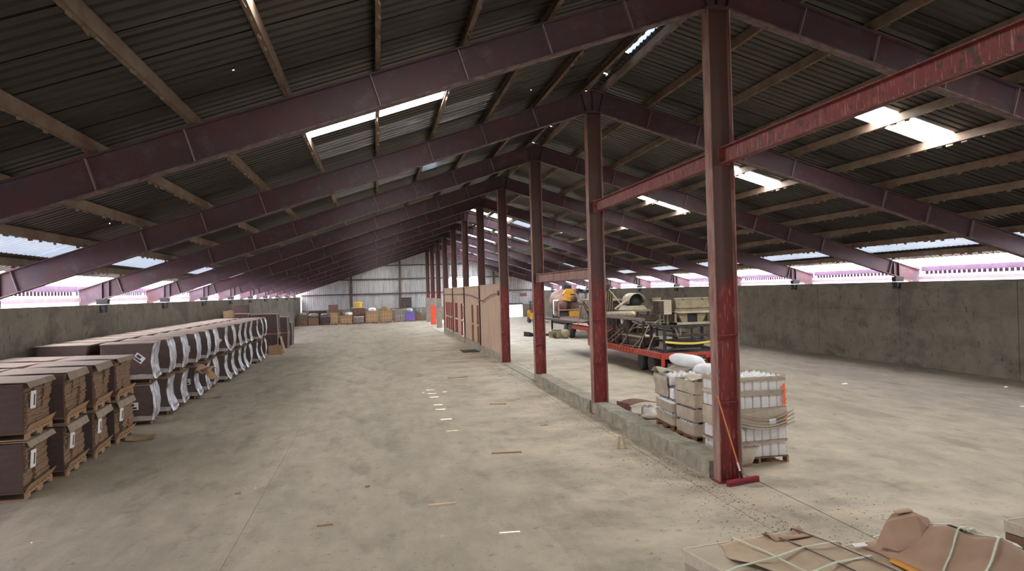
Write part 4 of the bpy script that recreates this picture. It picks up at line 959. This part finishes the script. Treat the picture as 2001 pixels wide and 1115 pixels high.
# junk on floor ahead of the flatbed
jk = thing('gearbox_axle', 'muddy gearbox and axle lying on the floor by the flatbed', 'machine part', (11.95, 52.0, 0), math.radians(15))
sm(MB()).lathe((.15, -1.2, .30), [(.06, -.14), (.24, -.14), (.3, -.06), (.3, .1), (.1, .14)], 16, 'Y').build('hub', M_beige, jk)
sm(MB()).lathe((-.28, -.7, .24), [(.05, -.2), (.2, -.2), (.24, 0), (.2, .2), (.05, .2)], 14, 'Y').build('gear_case', M_rust, jk)
MB().bb(-.4, .2, -.9, .2, .05, .45).bb(-.3, .1, -.7, 0, .45, .6).build('gearbox', M_beige, jk)
sm(MB()).tube((-.2, .1, .22), (-.5, 2.4, .15), .1, n=10).build('axle_tube', M_rust, jk)
MB().prism([(-.8, 0), (-.1, 0), (-.1, .12), (-.8, .34)], 2.4, 3.3).build('dark_plate', M_blk, jk)
# ---- yellow forklift near the far door
fk = thing('forklift', 'yellow forklift near the doorway in the far gable wall', 'forklift', (15.75, 77.0, 0), math.radians(200))
MB().bb(-.5, .5, -.9, .6, .35, 1.0).build('chassis', M_mixer, fk)
MB().prism([(-.9, .4), (-.9, 1.15), (-.5, 1.35), (-.3, 1.0), (-.3, .4)], -.5, .5, 'X').build('counterweight', M_mixer, fk)
for x in (-.42, .42):
    for y in (-.45, .5): MB().bar((x, y, 1.0), (x, y*.8, 2.1), .06).build('guard_post', M_black, fk)
MB().bb(-.5, .5, -.5, .55, 2.08, 2.14).build('overhead_guard', M_black, fk)
for x in (-.3, .3): MB().bb(x-.05, x+.05, .72, .84, .05, 2.3).build('mast_rail', M_black, fk); MB().bb(x-.06, x+.06, .84, 1.9, .05, .10).build('fork', M_black, fk)
MB().bb(-.25, .25, -.25, .15, 1.0, 1.15).bb(-.25, .25, -.3, -.22, 1.1, 1.5).build('seat', M_black, fk)
for x in (-.46, .46):
    for y in (-.55, .45): wheel_tree(fk, (x, y, .28), .28, .2, -1 if x < 0 else 1)
# white door leaf standing open at the far doorway
dl = MB().bb(0, .05, 0, 1.0, 0, 1.5).bb(-.01, .06, 0, 1.0, 0, .08).bb(-.01, .06, 0, 1, 1.42, 1.5).build('door_1', mat('white_door', (.8, .82, .85), .6), None, (16.0, YEND-1.15, 0)); tag(dl, 'white door leaf open at the low doorway in the far wall', 'door', kind='structure')

# translucent film over the whole of the nearest jug stack
mf = mat('clear_dusty_film', (.55, .48, .38), .35, 0, (.42, .35, .26), 4, bump=.6, bscale=12, spec=.6); mf.node_tree.nodes['Principled BSDF'].inputs['Alpha'].default_value = .2
film_sleeve(7*JW+.05, 6*JW+.05, .02, 1.43, 2).build('clear_film', mf, j3)

# ================================================================== PILE ALONG THE FAR WALL
M_greybag = mat('grey_sacking', (.30, .27, .26), .85, 0, (.21, .185, .18), 4, bump=.5, bscale=8)
M_purple = mat('violet_plastic', (.22, .14, .55), .5); M_teal = mat('pale_teal_film', (.50, .66, .70), .5)
M_yellow = mat('yellow_plastic', (.80, .52, .05), .5); M_tanbox = mat('tan_carton', (.46, .28, .14), .8, 0, (.36, .21, .1), 5)
M_brownbox = mat('brown_carton', (.24, .14, .09), .8, 0, (.17, .1, .065), 5)
def gaylord(label, x0, x1, y, h, m, bands=0, flaps=True, lid=None, d=1.1, cat='carton'):
    w = x1-x0-.06; root = thing('pallet_carton', label, cat, ((x0+x1)/2, y+d/2, 0), R.uniform(-.015, .015), group='cartons along the far wall')
    MB().bb(-w/2, w/2, -d/2, d/2, .1, .12).bb(-w/2, -w/2+.1, -d/2, d/2, 0, .1).bb(w/2-.1, w/2, -d/2, d/2, 0, .1).bb(-.05, .05, -d/2, d/2, 0, .1).build('skid', M_wood2, root)
    MB().prism([(-w/2, .12), (w/2, .12), (w/2+.02, h*.55), (w/2-.01, h), (-w/2+.01, h), (-w/2-.02, h*.55)], -d/2, d/2).build('carton_body', m, root)
    for i in range(bands):
        z = .12+(h-.12)*(i+1)/(bands+1); MB().bb(-w/2-.025, w/2+.025, -d/2-.012, d/2+.012, z-.015, z+.015).build('band', M_tan, root)
    if bands:
        for i in range(3): MB().bb(-w/4*(1-i)-.015, -w/4*(1-i)+.015, -d/2-.014, -d/2+.0, .12, h).build('band', M_tan, root)
    if flaps:
        for s_ in (-1, 1): MB().bar((s_*w/2, -d/2, h), (s_*w/2, d/2, h), .02, .02).bar((s_*(w/2+.01), -d/2, h-.06), (s_*(w/2+.0), d/2, h-.02), .10, .012).build('flap', m, root)
        MB().bar((-w/2, -d/2-.04, h-.08), (w/2, -d/2-.04, h-.08), .012, .18).build('flap', m, root)
    else: MB().bb(-w/2-.02, w/2+.02, -d/2-.02, d/2+.02, h, h+.05).build('lid', lid or m, root)
    return root
FW = YEND
gaylord('brown carton with sagging sides in the far left corner', -8.75, -7.55, 89.0, .95, M_brownbox, 0)
gaylord('carton with pale paper stuck on, second in the far pile', -7.45, -6.35, 89.0, .85, M_brownbox, 0)
gaylord('dark low carton left of the gridded carton in the far pile', -6.25, -5.2, 89.3, .9, M_dark, 0, False, M_greybag)
gaylord('banded brown carton carrying a crate, far pile', -5.1, -4.25, 89.6, 1.3, M_tanbox, 2, False)
gaylord('tan carton draped with white plastic, middle of the far pile', -4.1, -2.75, 89.8, .95, M_tanbox, 1)
gaylord('low grey-white carton in the middle of the far pile', -2.65, -1.45, 90.3, .75, M_greybag, 0, False, M_label)
gaylord('golden tan banded carton topped by a white sack, far pile', -1.2, .15, 90.6, 1.25, M_tanbox, 2)
gaylord('tan banded crate with small boxes on top, far pile', .4, 1.75, 91.2, 1.35, M_tanbox, 2, False)
gaylord('grey layered carton with white sign, far pile', 1.95, 3.2, 91.7, 1.3, M_greybag, 1, False, M_wood)
gaylord('violet plastic bin with pale sacks on top, far pile', 3.3, 4.35, 92.2, 1.0, M_purple, 0, False, cat='bin')
gaylord('brown carton under grey sacks beside the concrete column bases', 4.45, 5.3, 92.6, .7, M_brownbox, 0, False)
gaylord('dark carton at the back of the far pile behind grey sacks', -7.6, -5.6, 91.0, 1.5, M_dark, 0, False)
gaylord('pallet carton at the back of the far pile under the yellow tub', -2.9, -1.3, 92.2, 1.75, M_brownbox, 0, False, M_label)
def sack(label, x, y, z, rx, ry, h, m, seed): return bag(label, (x, y, z), rx, ry, h/2, (0, 0, .2*seed), m, 'sack', 'sack', .09, 'sacks on the far pile', seed)
sack('grey sack on the first carton in the far left corner', -8.15, 89.55, .97, .5, .4, .5, M_greybag, 1)
sack('grey sack on the second carton of the far pile', -6.9, 89.55, .87, .5, .4, .5, M_greybag, 2)
sack('grey-brown sack on the dark low carton, far pile', -5.72, 89.85, .96, .42, .4, .35, M_greybag, 3)
sack('white crumpled plastic over the tan carton, far pile', -3.15, 90.2, .96, .38, .32, .4, M_white, 4)
sack('grey sack behind the white plastic, far pile', -3.85, 90.75, .98, .2, .3, .6, M_greybag, 5)
sack('white sack bulging from the golden tan carton, far pile', -.5, 91.15, 1.26, .42, .4, .5, M_white, 6)
sack('pale teal sack on the violet bin, far pile', 3.8, 92.7, 1.06, .42, .35, .5, M_teal, 7)
sack('grey sack heaped beside the concrete column bases', 4.88, 93.1, .76, .42, .4, .85, M_greybag, 8)
small_box('crate', 'small brown crate high on the banded carton, far pile', 'crate', (-4.8, 90.1, 1.36), 1.0, .8, .85, M_brownbox)
small_box('carton', 'tan box on the banded crate, far pile', 'box', (.85, 91.6, 1.41), .55, .5, .4, M_tanbox)
small_box('carton', 'pale box leaning on the banded crate, far pile', 'box', (1.4, 91.7, 1.41), .4, .5, .25, M_pale)
bent_board('cardboard_sheet', 'white bowed sheet across the grey layered carton, far pile', (2.6, 92.3, 1.37), 1.6, .9, .12, 0, M_label)
yt = thing('yellow_tub', 'bright yellow tub on top of the far pile', 'tub', (-2.1, 92.7, 1.81))
sm(MB()).lathe((0, 0, 0), [(.36, 0), (.42, .1), (.46, .45), (.44, .5)], 18).build('tub_body', M_yellow, yt); sm(MB()).lathe((0, 0, .5), [(.47, 0), (.5, .03), (.47, .1), (.2, .14)], 18).build('tub_lid', M_yellow, yt)

# ================================================================== FOREGROUND CRATES
M_kraft = mat('kraft_paper', (.45, .295, .195), .75, 0, (.38, .24, .155), 3, bump=.25, bscale=6)
M_kraft2 = mat('dusty_kraft_sheet', (.52, .40, .28), .85, 0, (.45, .33, .22), 4)
M_dustcard = mat('dusty_pale_carton', (.52, .45, .34), .88, 0, (.44, .37, .265), 3)
M_frame = mat('pale_batten', (.60, .53, .42), .8, 0, (.5, .43, .33), 5, (1, 4, 4))
M_gstrap = mat('pale_green_strap', (.62, .70, .52), .5, 0, (.52, .56, .40), 9)
M_oran = mat('orange_print', (.80, .36, .05), .6)
def crate(label, loc, rz, w, d, h, top_m):
    root = thing('strapped_carton', label, 'carton', loc, rz, group='strapped cartons in the foreground')
    MB().bb(-w/2, w/2, -d/2, d/2, .13, h-.02).build('carton_body', M_dustcard, root)
    for i in range(3): MB().bb(-w/2, w/2, -d/2+(d-.1)*i/2, -d/2+(d-.1)*i/2+.1, .0, .11).build('skid', M_wood, root)
    MB().bb(-w/2-.01, w/2+.01, -d/2-.01, d/2+.01, .11, .13).build('deck', M_wood, root)
    MB().bb(-w/2-.012, w/2+.012, -d/2-.012, d/2+.012, h-.02, h).build('lid', top_m, root)
    for s_ in (-1, 1):
        MB().bb(s_*(w/2+.012)-.014, s_*(w/2+.012)+.014, -d/2, d/2, h-.09, h+.006).build('edge_batten', M_frame, root)
    MB().bb(-w/2, w/2, d/2-.0, d/2+.025, h-.09, h+.004).build('edge_batten', M_frame, root)
    return root
ca = crate('strapped pale carton covered by a torn kraft sheet, bottom of the picture', (3.19, 5.70, 0), math.radians(10), 1.19, 1.30, 1.09, M_dustcard)
mb = sm(MB())
def kr(u, v):
    e = .05*math.sin(7*v)+.03*math.sin(15*v)
    x = -.34+e*(1-u)+.93*u; y = -.65+1.25*v+.03*math.sin(8*u)
    return (x, y, 1.112+.012*math.sin(9*u+4*v)+.010*math.sin(13*v-3*u)+.045*max(0, 1-u*5)*max(0, math.sin(5*v+.6)))
mb.grid(kr, 28, 28, .006).build('kraft_sheet', M_kraft2, ca)
sm(MB()).grid(lambda u, v: (.16+.4*u, .42+.2*v, 1.125+.05*math.sin(4*u+3*v)*v), 10, 6, .005).build('torn_paper', M_kraft, ca)
for y in (.05, -.33): MB().ribbon([(-.62, y, 1.10), (-.5, y, 1.125), (-.1, y+.02, 1.145), (.2, y+.10, 1.15), (.58, y+.14, 1.135), (.63, y+.14, 1.09)], .022, (0, 1, 0), .003).build('strap', M_gstrap, ca)
for x in (-.12, .22, .5): MB().ribbon([(x, .67, 1.06), (x, .64, 1.13), (x+.01, .2, 1.14), (x, -.3, 1.138), (x, -.66, 1.13)], .014, (1, 0, 0), .003).build('strap', M_girt if x > 0 else M_gstrap, ca)
cb = crate('strapped carton heaped with crumpled kraft paper, bottom right', (4.47, 5.52, 0), math.radians(9), 1.22, 1.30, 1.05, M_kraft2)
def heap(u, v):
    x = -.42+1.0*u; y = -.62+1.2*v
    b = max(0, math.sin(math.pi*u))**.7*max(0, math.sin(math.pi*min(1, v*.95+.02)))**.6
    z = 1.06+.21*b*(1+.18*math.sin(11*u+6*v)+.12*math.sin(19*v-7*u))
    z += .10*math.exp(-((u-.33)**2*60+(v-.80)**2*50))-.07*math.exp(-((u-.55)**2*160+(v-.72)**2*120))
    return (x+.03*math.sin(9*v), y, z)
sm(MB()).grid(heap, 40, 40, .006).build('crumpled_kraft', M_kraft, cb)
# folded bag neck standing up from the heap
nb = MB()
nb.add([(-.36, .22, 1.12), (.02, .12, 1.16), (.10, .26, 1.14), (-.36, .34, 1.33), (-.16, .22, 1.385), (.02, .28, 1.33), (-.40, .42, 1.12), (.04, .42, 1.14), (-.24, .40, 1.36), (-.08, .40, 1.385), (-.18, .14, 1.20)],
       [(0, 10, 4, 3), (10, 1, 4), (1, 2, 5, 4), (3, 4, 9, 8), (4, 5, 9), (6, 0, 3, 8), (6, 8, 9, 7), (7, 9, 5, 2), (0, 1, 10), (0, 6, 7, 2, 1)])
nb.build('bag_neck', M_kraft, cb)
MB().bar((-.22, .38, 1.38), (-.10, .34, 1.395), .07, .012).build('folded_tip', M_kraft2, cb)
def hz(x, y):
    u = min(1, max(0, (x+.42)/1.0)); v = min(1, max(0, (y+.62)/1.2)); return max(1.062, heap(u, v)[2])+.012
hx = .16; hy = .12
MB().add([(hx-.10, hy-.02, hz(hx-.10, hy-.02)), (hx, hy+.10, hz(hx, hy+.10)+.03), (hx+.12, hy+.02, hz(hx+.12, hy+.02)), (hx+.03, hy-.09, hz(hx+.03, hy-.09)), (hx+.02, hy+.12, hz(hx, hy+.1)+.09)], [(0, 1, 2, 3), (0, 4, 1)]).build('torn_hole_shade', mat('hole_shade_brown', (.05, .03, .025), .9), cb)  # dark patch laid on the heap, painting the shade inside a hole
sm(MB()).grid(lambda u, v: (-.53+.07*u+.05*v, -.2+.40*v, 1.068+.02*math.sin(3.1*u)), 5, 6, .004).build('orange_print_flap', M_oran, cb)
def strap_over(a, b, n=16):
    return [(a[0]+(b[0]-a[0])*q/n, a[1]+(b[1]-a[1])*q/n, hz(a[0]+(b[0]-a[0])*q/n, a[1]+(b[1]-a[1])*q/n)+.006*math.sin(q)) for q in range(n+1)]
for a, b in (((-.60, -.35), (.60, .30)), ((-.25, .60), (.42, -.62)), ((-.50, -.60), (.62, -.02)), ((.1, .25), (.62, .02))):
    MB().ribbon(strap_over(a, b), .024, (.35, .9, 0), .003).build('strap', M_gstrap, cb)
MB().bar((.15, .06, hz(.15, .06)+.01), (.2, .10, hz(.2, .1)+.03), .035, .02).build('strap_clip', mat('aqua_clip', (.45, .72, .62), .4), cb)
MB().bar((.42, -.02, hz(.42, -.02)+.02), (.56, -.1, hz(.56, -.1)+.03), .10, .006).build('paper_slip', M_white, cb)
MB().bar((-.50, .56, 1.085), (-.40, .52, 1.095), .08, .006).build('paper_slip', M_label, cb)
MB().bb(-.64, -.56, -.65, .65, 1.05, 1.075).build('side_batten', M_frame, cb); MB().bb(.54, .62, -.65, .65, 1.05, 1.075).build('side_batten', M_frame, cb)
MB().bb(-.63, -.575, -.35, -.05, 1.076, 1.079).build('printed_label', M_label, cb)
cc2 = crate('tall dark-sided carton with orange print at the right edge', (6.06, 5.62, 0), math.radians(6), 1.2, 1.0, 1.16, M_dustcard)
MB().bb(-.615, -.602, -.5, .5, .3, 1.06).build('dark_side', M_brownbox, cc2)
for i in range(8): MB().bb(-.625, -.612, -.5, .5, .36+.08*i, .368+.08*i).build('side_ridge', M_dark, cc2)
MB().bb(-.45, .6, -.512, -.502, .75, 1.08).build('white_panel', M_label, cc2); MB().bb(-.50, -.36, -.516, -.506, .3, 1.0).build('orange_panel', M_oran, cc2)
MB().bb(-.36, .6, -.516, -.510, .92, .98).build('orange_panel', M_oran, cc2)

# ================================================================== LOOSE BITS ON THE FLOOR
def stick(label, x, y, L, rz, m=M_pale, w=.05, h=.025, name='wood_scrap', z=0):
    mb = MB(); mb.prism([(-L/2, 0), (L/2, 0), (L/2-.02, h), (-L/2+.01, h)], -w/2, w/2); tag(mb.build(name, m, None, (x, y, z), (0, 0, rz)), label, 'wood scrap', 'wood scraps on the floor')
stick('long splintered lath lying left of the kerb', 2.53, 15.7, .62, -.1, M_wood)
stick('pale lath on the floor in the foreground aisle', .93, 12.18, .45, .05, M_pale)
stick('short brown lath alone on the floor, lower left of the aisle', -.81, 11.55, .24, .1, M_wood)
stick('brown offcut on the floor near the third column', 3.4, 22.5, .5, -.3, M_wood); stick('thin lath on the floor before the partition', 3.0, 30.0, .8, .2, M_wood)
stick('small chip of wood on the floor, lower left', -2.38, 13.8, .1, .4, M_wood); stick('small dark chip of wood in the aisle', -.23, 13.66, .09, 1, M_wood2)
for i, (x, a) in enumerate(((4.80, .25), (4.96, -.12))):
    tag(MB().prism([(-.035, 0), (.035, 0), (.02, .26), (-.03, .25)], -.012, .012).build('wood_scrap', M_pale, None, (x, 15.45, .002), (-.25, a, .3*i)), ('left' if i == 0 else 'right')+' of two small wood offcuts propped upright by the kerb', 'wood scrap', 'wood scraps on the floor')
tag(MB().bb(-.45, .45, -.9, .9, 0, .025).bb(-.38, .38, -.82, .82, .02, .03).build('floor_mat', mat('black_rubber_mat', (.03, .028, .027), .8), None, (5.02, 43.1, 0)), 'black rubber mat on the floor by the partition', 'mat')
r2 = random.Random(5)
for i in range(34):        # torn paper and film scraps
    x, y = (r2.uniform(1.4, 5.0), r2.uniform(16, 62)) if i < 22 else (r2.uniform(6.5, 18), r2.uniform(14, 40))
    s_ = r2.uniform(.03, .12)
    me = MB().add([(-s_, -s_*.5, .004), (s_*.9, -s_*.7, .004), (s_*.8, s_*.5, .02), (-s_*.6, s_*.7, .006), (0, 0, .025)], [(0, 1, 4), (1, 2, 4), (2, 3, 4), (3, 0, 4), (3, 2, 1, 0)])
    m = (M_white, M_cardtop, M_wood, M_label)[i % 4]
    tag(me.build('scrap', m, None, (x, y, 0), (0, 0, r2.uniform(0, 6))), ('tiny white scrap', 'tiny grey-tan card scrap', 'tiny brown wood scrap', 'tiny pale paper scrap')[i % 4]+(' on the floor left of the column line' if i < 22 else ' on the floor right of the column line'), 'scrap', 'tiny scraps scattered on the floor')
tag(MB().add([(-.10, -.05, .004), (.09, -.06, .004), (.1, .05, .03), (-.08, .06, .01), (0, 0, .04)], [(0, 1, 4), (1, 2, 4), (2, 3, 4), (3, 0, 4), (3, 2, 1, 0)]).build('scrap', M_white, None, (14.78, 23.0, 0)), 'white paper scrap alone on the right floor', 'scrap')
tag(MB().add([(-.12, -.08, .004), (.16, -.1, .004), (.14, .08, .03), (-.1, .1, .01), (0, 0, .05)], [(0, 1, 4), (1, 2, 4), (2, 3, 4), (3, 0, 4), (3, 2, 1, 0)]).build('scrap', M_cardtop, None, (6.0, 11.95, 0)), 'crumpled tan paper in front of the broom head', 'scrap')

# crumbs of dirt and splinters swept along the kerb and partition: nobody could count them
rd = random.Random(8); mb = MB()
for i in range(4200):
    t = rd.random(); y = 9.0+t**1.6*42; x = 5.5-abs(rd.gauss(0, .25+.9*rd.random()**2)); s_ = rd.uniform(.003, .011)
    if y < 11.8 and rd.random() < .3: x = rd.uniform(5.6, 7.4)
    a = rd.uniform(0, 6.28); c_, n_ = math.cos(a), math.sin(a); l_ = s_*rd.uniform(1, 3)
    if 5.48 < x < 6.05 and 12.2 < y: continue
    mb.add([(x+l_*c_, y+l_*n_, .001), (x-s_*n_, y+s_*c_, .001), (x-l_*c_, y-l_*n_, .001), (x+s_*n_, y-s_*c_, .001), (x, y, .001+s_*.9)], [(0, 1, 4), (1, 2, 4), (2, 3, 4), (3, 0, 4)])
tag(mb.build('dirt_crumbs', mat('dirt_and_splinters', (.14, .095, .06), .9, 0, (.26, .20, .13), 9, coord='World')), 'crumbs of dirt and splinters strewn along the concrete kerb', 'dirt', kind='stuff')
